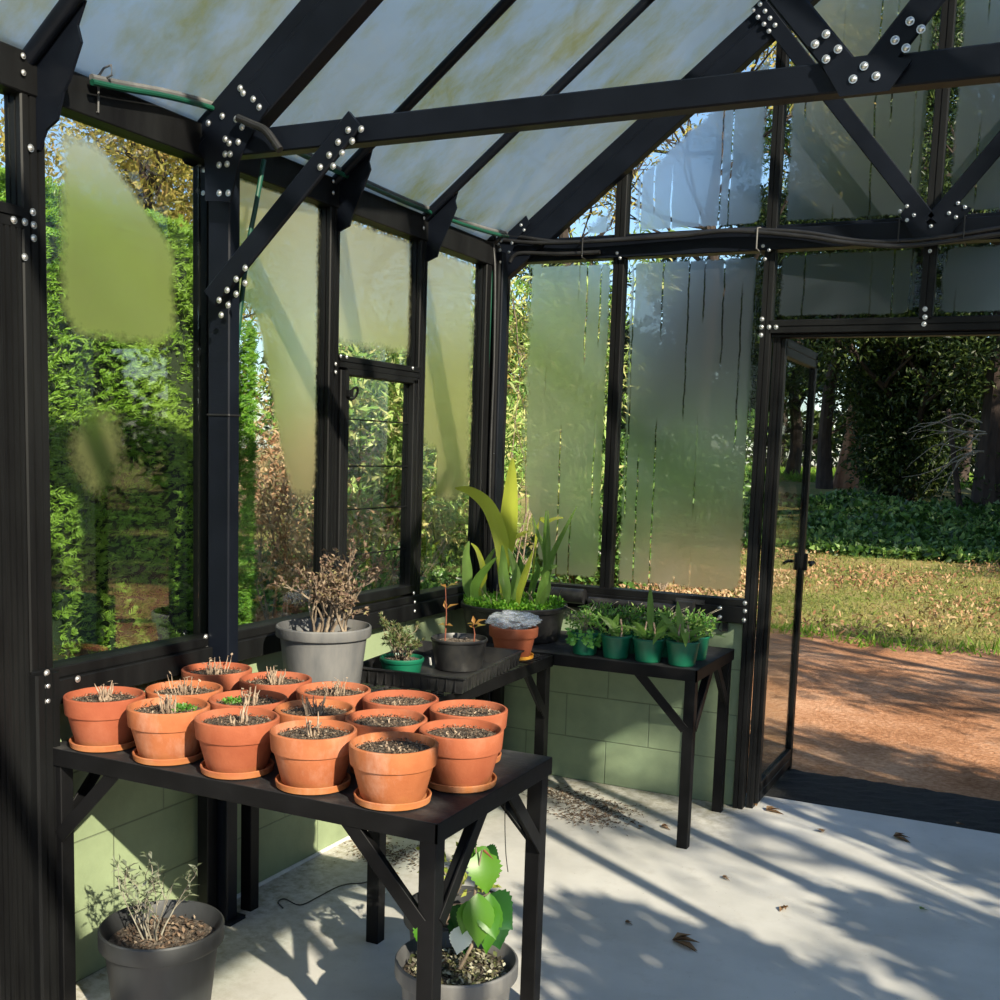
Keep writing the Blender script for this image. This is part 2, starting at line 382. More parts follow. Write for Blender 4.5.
# low block walls
mb = MB(); mb.box((-.10, -2.71, 0), (0, 0, .81)); struct('wall_left', mb, MT['blockL'])
mb = MB(); mb.box((-.10, 0.0, 0), (1.205, .10, .81)); struct('wall_back', mb, MT['blockB'])
mb = MB(); mb.box((WID, YEND, 0), (WID+.1, .1, .6)); mb.box((2.48, 0, 0), (WID, .1, .6)); struct('wall_right', mb, MT['blockB'])
mb = MB()   # foot moulding of paint where the wall meets the slab
mb.beam((.006, -1.9, .006), (.006, -.01, .006), .012, .012); struct('baseboard_left', mb, MT['white'])

# ---- sills, eave beams, rails (trim)
k = [0]
def trim(fn, mat=MT['alu']):
    k[0] += 1; m = MB(); fn(m); return struct('trim_%d' % k[0], m, mat)
def sill_left(m):
    m.beam((.0, -2.71, .845), (0, -.05, .845), .11, .065); m.beam((-.0, -2.71, .892), (0, -.05, .892), .075, .03)
SILL_L = trim(sill_left)
def sill_back(m):
    m.beam((0.05, 0.0, .845), (1.21, 0, .845), .11, .07); m.beam((.05, 0, .893), (1.21, 0, .893), .07, .03)
SILL_B = trim(sill_back)
def eave_left(m):
    m.beam((0, YEND, 2.366), (0, -.02, 2.366), .07, .097)
    m.beam((-.06, YEND, 2.432), (-.06, .05, 2.432), .09, .03); m.beam((-.085, YEND, 2.42), (-.085, .05, 2.42), .012, .09)
trim(eave_left)
def beam_back(m):
    m.beam((.06, -.02, 2.388), (WID, -.02, 2.388), .07, .085, grooves=0); m.beam((.06, .0, 2.44), (WID, .0, 2.44), .04, .02)
trim(beam_back, MT['steel'])
def eave_right(m): m.beam((WID, YEND, 2.378), (WID, -.02, 2.378), .07, .08); m.beam((WID, YEND, .63), (WID, -.02, .63), .08, .06)
trim(eave_right)
def ridge(m): m.beam((MID, YEND, roofz(MID)-.03), (MID, .05, roofz(MID)-.03), .06, .08)
trim(ridge)
# mullions
def mull(y0, y1, z0=.9, z1=2.34, x0=-.03, x1=.03, g=2):
    return lambda m: m.beam(((x0+x1)/2, (y0+y1)/2, z0), ((x0+x1)/2, (y0+y1)/2, z1), abs(x1-x0), abs(y1-y0), up=(0, 1, 0), grooves=g)
trim(mull(-2.705, -2.632))                    # left jamb of the first bay
trim(mull(-2.005, -1.945, z0=.0, x0=-.06))
trim(mull(-1.41, -1.35)); trim(mull(-.79, -.735)); trim(mull(-.215, -.155))
trim(mull(-.15, -.03, z0=.0, x0=-.03, x1=.06, g=3), MT['alu'])
def bmull(x0, x1, z0, z1, g=1): return lambda m: m.beam(((x0+x1)/2, -.0, z0), ((x0+x1)/2, -.0, z1), abs(x1-x0), .06, up=(0, 1, 0), grooves=g)
trim(bmull(.547, .597, .9, 2.86)); trim(bmull(1.203, 1.247, .0, 3.36, 1)); trim(bmull(1.815, 1.865, 2.06, 3.74))
trim(bmull(2.46, 2.50, 0, 3.3)); trim(bmull(3.1, 3.15, .6, 2.8))
# door frame of the back doorway
def lintel(m): m.beam((1.24, 0, 2.043), (2.47, 0, 2.043), .06, .055, grooves=1); m.beam((1.25, .02, 2.008), (2.47, .02, 2.008), .05, .014)
LINT = trim(lintel)
def djamb(m): m.beam((1.268, .03, 0.0), (1.268, .03, 2.01), .03, .05, up=(0,1,0), grooves=1)
trim(djamb)
# left door surround (nearest the camera)
def ldoor(m):
    m.beam((0, -3.75, 2.025), (0, -2.70, 2.025), .06, .055, grooves=1)
    m.beam((.0, -2.742, 0), (.0, -2.742, 2.0), .06, .07, up=(0,1,0), grooves=3)
    m.beam((.012, -2.80, 0.02), (.012, -2.80, 1.99), .05, .05, up=(0,1,0), grooves=2)
    m.beam((.012, -3.7, 1.965), (.012, -2.80, 1.965), .05, .055, grooves=1)
trim(ldoor)
def ljamb_low(m): m.beam((.0, -2.675, 0), (.0, -2.675, .9), .12, .075, up=(0,1,0), grooves=2)
trim(ljamb_low)
# right wall mullions, rafters of both slopes (light glazing bars)
def rmulls(m):
    for y in (-.07, -.76, -1.38, -2.05, -2.68, -3.3, -4.1, -4.8, -5.4): m.beam((WID, y, .6), (WID, y, 2.35), .05, .05, up=(0,1,0))
trim(rmulls)
def rrafters(m):
    for y in (0, -.76, -1.38, -2.05, -2.68, -3.35, -4.1, -4.8, -5.4):
        m.beam((WID+.05, y, roofz(WID)-.06), (MID+.01, y, roofz(MID)-.05), .04, .06)
trim(rrafters)
# casement frame in the third bay
def casement(m):
    m.beam((.0, -1.35, 1.80), (0, -.785, 1.80), .07, .045, grooves=1)
    m.beam((.01, -1.318, .93), (.01, -1.318, 1.77), .055, .055, up=(0,1,0), grooves=1)
    m.beam((.01, -.815, .93), (.01, -.815, 1.77), .05, .035, up=(0,1,0), grooves=1)
    for z in (1.10, 1.27, 1.43, 1.60): m.beam((.012, -1.29, z), (.012, -.83, z), .004, .005, bev=.001)
    m.beam((.01, -1.30, .935), (.01, -.80, .935), .055, .035); m.beam((.01, -1.30, 1.768), (.01, -.80, 1.768), .05, .025)
trim(casement)
for z, lb in ((1.69, 'upper'), (1.09, 'lower')):
    mb = MB(); mb.tube([(.05+.012*math.cos(t), -1.285+.022*math.sin(t), z+.022*math.cos(t)*1.0) for t in [i*PI/5 for i in range(11)]], .005, 6)
    mb.box((.035, -1.315, z-.012), (.05, -1.285, z+.012))
    tag(mb.build('window_catch', MT['alu']), lb+' of two small black ring catches on the clear side casement', 'window catch')

# ------------------------------------------------------------------ glass panes
def sm(a, b, x):
    t = min(1, max(0, (x-a)/(b-a))); return t*t*(3-2*t)
npane = [0]
def pane(corners, fogf, mat, res=.03, thick=.004, name=None):
    "corners: 4 points p00,p10,p11,p01 of a flat pane (u along the first edge, v up); grid carries fog and metre coordinates"
    npane[0] += 1
    p = [Vector(c) for c in corners]
    LU = (p[1]-p[0]).length; LV = max((p[3]-p[0]).length, (p[2]-p[1]).length)
    nu = max(4, int(LU/res)); nv = max(4, int(LV/res))
    nrm = (p[1]-p[0]).cross(p[3]-p[0]).normalized() if (p[3]-p[0]).length > .02 else (p[1]-p[0]).cross(p[2]-p[0]).normalized()
    vs, fog, uv = [], [], []
    for j in range(nv+1):
        for i in range(nu+1):
            a, b = i/nu, j/nv
            q = (p[0]*(1-a)+p[1]*a)*(1-b)+(p[3]*(1-a)+p[2]*a)*b
            vs.append(q); lh = ((p[3]-p[0]).length*(1-a)+(p[2]-p[1]).length*a)
            fog.append(fogf(a, b, a*LU, b*lh, LU, lh)); uv.append((a*LU+npane[0]*.77, b*lh, npane[0]*1.3))
    W = nu+1; fs = [(j*W+i, j*W+i+1, (j+1)*W+i+1, (j+1)*W+i) for j in range(nv) for i in range(nu)]; mi = [0]*len(fs)
    n0 = len(vs); back = [q-nrm*thick for q in p]
    vs2 = vs+back; fs += [(n0, n0+3, n0+2, n0+1)]; mi.append(1)
    me = bpy.data.meshes.new('pane'); me.from_pydata([tuple(v) for v in vs2], [], fs)
    me.polygons.foreach_set('material_index', mi)
    at_ = me.attributes.new('fog', 'FLOAT', 'POINT'); at_.data.foreach_set('value', fog+[0]*4)
    au = me.attributes.new('pane', 'FLOAT_VECTOR', 'POINT'); au.data.foreach_set('vector', [c for t in uv+[(0,0,0)]*4 for c in t])
    return link_mesh(name or 'window_%d' % npane[0], me, [mat, MT['glass']])
def edges(w=.04, wb=None, wt=None):
    wb = w if wb is None else wb; wt = w if wt is None else wt
    def f(a, b, x, y, LU, LV):
        d = min(x/w, (LU-x)/w, y/wb if wb else 9, (LV-y)/wt if wt else 9)
        return min(1, max(0, d*.55))
    return f
FG = fog_glass('fogged_glass_left', 0., drips=0, milk=.17, clearfrac=.07, ior=1.11, milkcol=(.72,.68,.34), soft=.10, refcol=(.95,.93,.80))
FB = fog_glass('fogged_glass_back', 3.3, drips=1.0, milk=.07, clearfrac=.09, ior=1.13, milkcol=(.60,.72,.90), refcol=(.74,.82,.93))
FR = fog_glass('fogged_roof_glass', 5.1, drips=0, milk=.80, clearfrac=.05, ior=1.14, milkcol=(1.,.93,.76), dirt_reflection=1.0, tl=.85)
ZB = .905; ZT = 2.325
def L4(y0, y1, z0, z1, x=0.0): return [(x, y0, z0), (x, y1, z0), (x, y1, z1), (x, y0, z1)]
def B4(x0, x1, z0, z1, y=0.0): return [(x0, y, z0), (x1, y, z0), (x1, y, z1), (x0, y, z1)]
# left wall, from the camera towards the corner
def fog1(a, b, x, y, LU, LV):
    up = sm(.57, .66, b)                                    # fogged in its upper part
    e = min((x-.03)/.06, (LU-x-.10)/.06, (LV-y)/.04, (LV-y-.02-.5*max(0, a-.32))/.05)
    blob = math.exp(-((a-.3)/.16)**2-((b-.40)/.09)**2)*.85
    return max(up*min(1, max(0, e*.6)), blob)
def fog2(a, b, x, y, LU, LV):
    cut = .50-.10*a if a > .55 else .60
    e = min(x/.02, (LU-x)/.04, (LV-y)/.02)
    lim = .72-.42*sm(.25, .75, a)
    return sm(lim-.05, lim+.05, b)*min(1, max(0, e*.6))
def fog4(a, b, x, y, LU, LV):
    e = min(x/.05, (LU-x)/.09, (LV-y)/.03)
    lim = .42 if a < .35 else .27
    return sm(lim-.05, lim+.06, b)*min(1, max(0, e*.6))
pane(L4(-2.632, -2.005, ZB, ZT), fog1, FG)
pane(L4(-1.945, -1.41, ZB, ZT), fog2, FG)
pane(L4(-1.35, -.79, 1.822, ZT), edges(.035, .06, .03), FG)
pane(L4(-1.29, -.83, .95, 1.76, .01), lambda *q: 0, FG)
pane(L4(-.735, -.215, ZB, ZT), fog4, FG)
pane(L4(-.155, -.15, ZB, ZT), lambda *q: 0, FG)
pane(L4(-3.7, -2.705, 2.055, ZT), lambda *q: 0, FG)
pane(L4(-3.65, -2.83, .05, 1.95), lambda *q: 0, FG)
# back wall
def fog5(a, b, x, y, LU, LV):
    e = min((x-.03)/.10, (LU-x)/.03, (y)/.03, (LV-y)/.02 if a > .3 else 9)
    low = .30*(1-sm(.15, .50, a))                        # clear triangle at lower left
    return min(1, max(0, e*.6))*sm(low, low+.06, b+.001)
pane(B4(.03, .547, ZB, 2.345), fog5, FB)
pane(B4(.597, 1.203, ZB, 2.345), edges(.035, .045, .02), FB)
pane(B4(1.247, 1.815, 2.072, 2.345), edges(.03, .02, .01), FB)
pane(B4(1.865, 2.46, 2.072, 2.345), edges(.03, .02, .01), FB)
pane(B4(2.50, 3.1, .66, 2.345), edges(.03), FB)
GZ = 2.45
def gab(x0, x1): return [(x0, 0, GZ), (x1, 0, GZ), (x1, 0, roofz(x1)-.02), (x0, 0, roofz(x0)-.02)]
def fog7(a, b, x, y, LU, LV):
    e = min((x-.22)/.12, (LU-x)/.05, y/.02, (LV-y-.18)/.1); return min(1, max(0, e*.8))
def fog8(a, b, x, y, LU, LV):
    e = min(x/.05, (LU-x)/.045, y/.02, (LV-y-.16)/.07); return min(1, max(0, e*.6))
pane(gab(.07, .547), fog7, FB); pane(gab(.597, 1.203), fog8, FB)
pane(gab(1.247, 1.815), edges(.035, .02, .13), FB)
pane(gab(1.865, 2.46), edges(.035, .02, .13), FB); pane(gab(2.5, 3.1), edges(.03), FB)
# roof, left slope (seen) and right slope
ys = [YEND, -5.4, -4.8, -4.1, -3.4, -2.675, -2.055, -1.385, -.765, .03]
def roof4(y0, y1, left=True):
    if left: return [(-.10, y0, roofz(-.10)), (-.10, y1, roofz(-.10)), (MID, y1, roofz(MID)), (MID, y0, roofz(MID))]
    return [(WID+.1, y1, roofz(WID+.1)), (WID+.1, y0, roofz(WID+.1)), (MID, y0, roofz(MID)), (MID, y1, roofz(MID))]
mb = MB()
npane[0] = 20
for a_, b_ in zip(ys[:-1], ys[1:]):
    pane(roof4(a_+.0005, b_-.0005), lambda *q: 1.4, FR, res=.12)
def boxpane(c, name):
    m = MB(); m.add(c+[tuple(Vector(q)+Vector((0, 0, .006))) for q in c] if False else c, [(0, 1, 2, 3)]); return struct(name, m, MT['glass'])
for a_, b_ in zip(ys[:-1], ys[1:]):
    pane(roof4(a_+.012, b_-.012, False), lambda *q: 0, MT['glass'], res=.6)
for a_, b_ in zip([-.07, -.76, -1.38, -2.05, -2.68, -3.3, -4.1, -4.8][::-1][:-1], [-.07, -.76, -1.38, -2.05, -2.68, -3.3, -4.1, -4.8][::-1][1:]):
    pane([(WID, b_-.03, .66), (WID, a_+.03, .66), (WID, a_+.03, 2.34), (WID, b_-.03, 2.34)], lambda *q: 0, MT['glass'], res=.6)
for o in list(C.objects):
    if o.name.startswith('window_') and o.name != 'window_catch': tag(o, kind='structure')

# ------------------------------------------------------------------ bolts
def bolt_mesh(r, axis):
    m = MB(); prof = [(0, r*.62), (r*.45, r*.55), (r*.8, r*.33), (r*.95, 0.0), (r*1.25, 0.0), (r*1.25, -.001)]
    m.lathe(prof, 14); me = m.mesh('bolt')
    if axis == 'y': me.transform(Matrix.Rotation(PI/2, 4, 'X'))       # faces -y
    elif axis == 'x': me.transform(Matrix.Rotation(PI/2, 4, 'Y'))     # faces +x
    me.materials.append(MT['bolt']); return me
BM = {(r, a): bolt_mesh(r*.88, a) for r in (.0085, .0065) for a in 'xy'}
def bolts(parent, pts, r=.0085, axis='y'):
    pw = parent.location
    for p in pts:
        o = bpy.data.objects.new('bolt', BM[(r, axis)]); C.objects.link(o); o.parent = parent; o.location = Vector(p)-pw
def px(lst, ax, val): return [at(a, b, ax, val) for a, b in lst]

# ------------------------------------------------------------------ roof trusses
ST = MT['steel']
def chan(m, p0, p1, depth=.065, wid=.05):
    m.beam(p0, p1, wid, depth, bev=.004)
# near truss
Y0 = -2.055
tr = thing('roof_truss', 'near dark steel roof truss, its long tie beam crossing the whole photo', 'roof truss', (0.1, Y0, 2.3))
def tpart(nm, p0, p1, d=.065, w=.05, y=None, par=tr, up=(0, 0, 1), dy=0):
    m = MB(); base = par.location
    a = Vector(p0)-base; b = Vector(p1)-base
    m.beam(a, b, w, d, up=up, bev=.004); return m.build(nm, ST, par)
tpart('tie_beam', (.125, Y0, 2.345), (WID-.1, Y0, 2.335), .068, .05)
rl0 = (-.02, Y0, roofz(-.02)-.135); rl1 = (MID, Y0, roofz(MID)-.135)
m = MB(); b0 = tr.location
for (dz, w, d) in ((-.155, .055, .10), (-.045, .035, .055), (-.085, .045, .02)):
    xs_ = .055 if d == .10 else -.03
    m.beam(Vector((xs_, Y0, roofz(xs_)+dz))-b0, Vector((MID, Y0, roofz(MID)+dz))-b0, w, d)
m.build('rafter', ST, tr)
m = MB()
for (dz, w, d) in ((-.155, .055, .10), (-.045, .035, .055)):
    m.beam(Vector((WID+.03, Y0, roofz(WID+.03)+dz))-b0, Vector((MID, Y0, roofz(MID)+dz))-b0, w, d)
m.build('rafter', ST, tr)
tpart('diagonal_brace', (1.835, Y0-.03, 2.355), (1.10, Y0-.03, 3.26), .062, .012)
tpart('diagonal_brace', (1.885, Y0-.030, 2.325), (2.56, Y0-.030, 3.18), .062, .012)
tpart('knee_brace', (.085, Y0-.034, 1.915), (.575, Y0-.034, 2.368), .062, .016)
tpart('knee_brace', (WID-.085, Y0-.034, 1.915), (WID-.575, Y0-.034, 2.368), .062, .016)
def plate(par, pts2, y, nm='gusset_plate', th=.006):
    m = MB(); b = par.location
    m.prism([(p[0]-b[0], p[1]-b[2]) for p in pts2], 1, y-th/2-b[1], y+th/2-b[1]); return m.build(nm, ST, par)
YP = Y0-.042
def pxz(lst, y): return [(q[0], q[2]) for q in px(lst, 1, y)]
plate(tr, pxz([(206,201),(231,202),(240,160),(243,152),(262,118),(270,106),(258,88),(245,82),(222,106),(205,130)], Y0-.03), Y0-.031)
plate(tr, pxz([(823,67),(840,97),(889,91),(912,60),(880,54),(854,57)], Y0-.04), Y0-.039)
bolts(tr, px([(826,34),(815,44),(838,49),(826,59),(853,79),(864,66),(876,76),(910,21),(921,29),(895,40),(906,48)], 1, YP-.003))
bolts(tr, px([(348,130),(361,129),(338,142),(352,141),(329,155),(342,153),(320,167),(333,166)], 1, YP-.003), .0085)
bolts(tr, px([(245,268),(236,279),(245,283),(227,290),(236,294),(219,300),(228,305),(221,315)], 1, Y0-.052), .0085)
bolts(tr, px([(240,88),(243,93),(253,99),(259,107),(222,116),(236,119),(242,127),(208,123),(225,139),(229,143),(238,142),(225,154),(230,154),(219,165),(227,164),(219,193),(228,193)], 1, Y0-.036), .0085)

# steel post under the near truss
sp = thing('steel_post', 'tall black steel post standing against the left wall under the near truss', 'post', (.075, -2.02, 0))
m = MB(); m.beam((0, 0, 0), (0, 0, 2.36), .08, .05, up=(0,1,0), bev=.004); m.build('post_shaft', ST, sp)
m = MB(); m.box((-.045, -.03, 0), (.055, .045, .012)); m.build('foot_plate', ST, sp)
m = MB(); m.beam((.0, -.0, 1.58), (.0, .0, 1.585), .088, .058, up=(0,1,0), bev=.004); m.build('cable_tie', MT['cable'], sp)
bolts(sp, px([(207,164),(204,170),(209,189),(203,193)], 1, -2.02), .0065)

# corner post
cp = thing('steel_post', 'dark steel corner post behind the palm tub, cables running down it', 'post', (.03, -.105, 0))
m = MB(); m.beam((0, 0, 0), (0, 0, 2.38), .075, .06, up=(0,1,0), bev=.004); m.build('post_shaft', ST, cp)
bolts(cp, px([(498,244),(500,250),(509,252),(501,241),(512,243),(500,262)], 1, -.145), .0065)

# far truss in the gable
YF = -.05
t2 = thing('roof_truss', 'far roof truss in the end gable, above the open doorway', 'roof truss', (.05, YF, 2.4))
b0 = t2.location
for sgn in (0, 1):
    m = MB(); fx = (lambda x: WID-x) if sgn else (lambda x: x)
    for (dz, w, d) in ((-.135, .05, .085), (-.045, .035, .05), (-.08, .04, .02)):
        m.beam(Vector((fx(-.03), YF, roofz(-.03)+dz))-b0, Vector((fx(MID), YF, roofz(MID)+dz))-b0, w, d)
    m.build('rafter', ST, t2)
    m = MB(); m.beam(Vector((fx(1.83), YF-.03, 2.42))-b0, Vector((fx(1.13), YF-.03, 3.30))-b0, .012, .062); m.build('diagonal_brace', ST, t2)
plate(t2, pxz([(900,215),(915,195),(928,226),(942,222),(955,203),(972,208),(950,236),(915,240)], YF-.035), YF-.034)
plate(t2, pxz([(500,232),(516,218),(526,215),(530,224),(516,240),(508,262),(498,268),(496,240)], YF-.04), YF-.04)
bolts(t2, px([(760,4),(753,10),(765,11),(758,17),(770,18),(764,24),(775,25),(769,31)], 1, YF-.04), .0085)
bolts(t2, px([(907,206),(900,211),(914,215),(907,220),(931,226),(958,203),(965,207),(949,213),(956,217)], 1, YF-.042), .0065)
bolts(t2, px([(521,225),(524,230)], 1, YF-.045), .0065)

# glazing bars with bracket plates
gcol = 'bare glazing bars of the left roof slope'
shape = [(q[0], q[2]) for q in px([(462,180),(456,201),(457.6,208),(451,224),(440,250),(438,257),(428,262),(422,276)], 1, -.74)]
for y, lab, th in ((-.765, 'round black glazing bar with bracket plate, nearest the far corner of the roof', .034),
                   (-1.385, 'round black glazing bar meeting the eave in the middle, its bracket behind the knee brace', .034),
                   (-2.675, 'black glazing bar and big bracket plate at the top left edge of the photo', .04)):
    g = thing('glazing_bar', lab, 'roof bar', (0, y, 2.4), group=gcol)
    m = MB(); m.tube([(-.05, 0, roofz(-.05)-.035-2.4), (MID, 0, roofz(MID)-.035-2.4)], th*.52, 12); m.build('bar', ST, g)
    m = MB(); s_ = 1.0
    pol = shape if y > -2 else [(q[0], q[2]) for q in px([(86,0),(78,25),(82,42),(70,80),(64,92),(58,120),(47,130),(40,150)], 1, -2.655)]
    P2 = [(p[0]*s_, p[1]-2.4) for p in pol]+[(0.0, pol[-1][1]-2.4), (-.0, .03)]
    m.prism(P2, 1, -.004+.02, .004+.02); m.build('bracket_plate', ST, g)
    zz = [(.035, -.02), (.1, .065), (.012, -.25)]
    bolts(g, [(a, y+.012, 2.4+b) for a, b in ((.03, .02), (.11, .08), (.2, .15), (.008, -.10))], .0065)
    bolts(g, [(.042, y-.03, 2.398), (.042, y-.03, 2.36)], .0065, 'x')

# bolts on the window frames: kept with their frame members as small things in groups
bt = SILL_L
bolts(bt, px([(47,673),(48,686),(48,701),(78,679)], 0, .058), .0085, 'x'); bolts(bt, px([(33,212),(34,225),(34,238),(14,220),(25,222),(31,148),(25,257)], 0, .034), .0085, 'x')
bolts(bt, px([(206,637),(207,649)], 0, .036), .0085, 'x'); bolts(bt, px([(341,356),(347,357),(336,364),(336,372),(413,368)], 0, .04), .0065, 'x')
bolts(bt, px([(414,593),(415,602),(415,611)], 0, .058), .0065, 'x')
bt2 = LINT
bolts(bt2, px([(762,319),(761.5,327),(761,335),(769,327),(776,327),(925,309),(925,317),(924,324)], 1, -.033), .0085)
bolts(bt2, px([(745,603),(745,611),(744,620),(720,608),(720,617)], 1, -.058), .0085)
bolts(bt2, px([(763,246),(769,250),(765,259),(620,258),(617,253),(930,251)], 1, -.06), .0065)

# ------------------------------------------------------------------ open door leaf
d = thing('door_1', None, None, (1.285, .045, 0)); tag(d, kind='structure')
m = MB()
m.beam((0, 0, .02), (0, 0, 2.0), .03, .045, up=(0,1,0), grooves=1); m.beam((0, .69, .0), (0, .69, 1.995), .03, .045, up=(0,1,0), grooves=1)
m.beam((0, 0, 1.97), (0, .71, 1.97), .03, .075, grooves=1); m.beam((0, 0, .06), (0, .71, .06), .03, .085, grooves=1)
m.build('door_frame', MT['alu'], d)
m = MB(); m.box((-.003, .02, .1), (.003, .67, 1.94)); m.build('door_glass', MT['glass'], d)
m = MB(); m.box((-.03, .675, .98), (.03, .705, 1.06)); m.tube([(-.035, .69, 1.02), (-.06, .69, 1.02), (-.062, .66, 1.018), (-.062, .6, 1.015)], .008, 8); m.tube([(.035, .69, 1.02), (.06, .69, 1.02), (.062, .6, 1.015)], .008, 8)
m.build('door_handle', MT['alu'], d)
m = MB()
for z in (.3, 1.0, 1.75): m.tube([(-.015, -.02, z-.04), (-.015, -.02, z+.04)], .008, 8)
m.build('hinge', MT['alu'], d)

# ------------------------------------------------------------------ hoses and cables
def cable(name, pts, r, mat, label, cat, ties=0, jit=0.0):
    # smooth through the points
    P = [Vector(p) for p in pts]; out = []
    for i in range(len(P)-1):
        p0 = P[max(i-1, 0)]; p1 = P[i]; p2 = P[i+1]; p3 = P[min(i+2, len(P)-1)]
        for s in range(6):
            t = s/6; out.append(.5*((2*p1)+(p2-p0)*t+(2*p0-5*p1+4*p2-p3)*t*t+(3*p1-p0-3*p2+p3)*t**3))
    out.append(P[-1]); m = MB(); m.tube(out, r, 10); return tag(m.build(name, mat), label, cat)
hx = px([(92,82),(120,88),(165,96),(205,106),(236,117)], 0, .075)+[Vector((.10, -1.93, 2.44)), Vector((.09, -1.8, 2.43)), Vector((.07, -1.5, 2.425)), Vector((.06, -1.0, 2.42)), Vector((.06, -.6, 2.425)), Vector((.07, -.3, 2.435)), Vector((.10, -.16, 2.44))]
cable('garden_hose', hx, .008, MT['hose'], 'green hose lying along the left eave beam up to the corner', 'hose')
hx2 = [p+Vector((-.012, .01, .016)) for p in hx]
cable('cable', hx2, .0085, MT['greypl'], 'grey cable running beside the green hose on the left eave', 'cable')
cable('cable', px([(238,118),(252,124),(266,131),(280,150)], 1, -2.11), .011, MT['cable'], 'thick black cable end over the joint of the near truss', 'cable')
cable('thin_rod', [at(264,160,0,.10), at(256,205,0,.10), at(247,255,0,.085), Vector((.085, -1.99, 1.7))], .0075, MT['hose'], 'thin dark green tube slanting down behind the near post', 'tube')
cable('cable', px([(497,236),(520,237),(560,242),(610,240),(680,234),(740,230),(800,232),(860,241),(905,241),(950,236),(1000,228),(1030,224)], 1, -.085), .0085, MT['cable'], 'upper black cable strung along the back beam', 'cable')
cable('cable', px([(500,240),(540,243),(600,241),(680,236),(730,231),(800,236),(850,243),(900,246),(950,241),(1000,234),(1030,230)], 1, -.095), .009, MT['cable'], 'lower black cable sagging in front of the back beam', 'cable')
cable('cable', px([(510,262),(514,256),(524,253),(560,254),(600,252)], 1, -.075), .009, MT['cable'], 'black cable curling off the corner post under the back beam', 'cable')
cable('cable', px([(487,237),(489,250),(491,275),(489,340),(486,420),(483,500),(481,560)], 1, -.165), .0065, MT['hose'], 'green tube tied down the dark corner post', 'tube')
cable('cable', px([(492,238),(494,252),(495,280),(494,360),(491,440),(489,520)], 1, -.165), .007, MT['cable'], 'black cable clipped down the corner post', 'cable')
m = MB(); m.tube(px([(483,232),(490,229),(499,230),(502,236),(496,242),(486,241),(483,234)], 1, -.16), .012, 8); m.tube([at(486,238,1,-.17), at(495,238,1,-.17)], .014, 8)
tag(m.build('cable_knot', MT['cable']), 'lump of knotted black cable at the top of the corner post', 'cable')
def tie(pts, lab):
    m = MB(); m.tube(pts+[pts[0]], .003, 6); tag(m.build('cable_tie', MT['greypl'] if 'pale' in lab else MT['cable']), lab, 'cable tie')
tie([(.045, -2.47, 2.425), (.06, -2.47, 2.44), (.085, -2.47, 2.445), (.088, -2.47, 2.42), (.042, -2.47, 2.41), (.040, -2.47, 2.335), (-.04, -2.47, 2.335), (-.04, -2.47, 2.42)], 'pale cable tie looped around the left eave beam and hose')
for px_, lab in ((583, 'black cable tie on the back beam, near the corner'), (757, 'pale cable tie on the back beam above the door jamb'), (898, 'black cable tie on the back beam left of the far truss joint'), (963, 'black cable tie on the back beam at the right edge')):
    a = at(px_, 245, 1, -.1); x = a[0]
    tie([(x, -.108, 2.425), (x, -.108, 2.345), (x, .02, 2.34), (x, .02, 2.435), (x, -.06, 2.435)], lab)
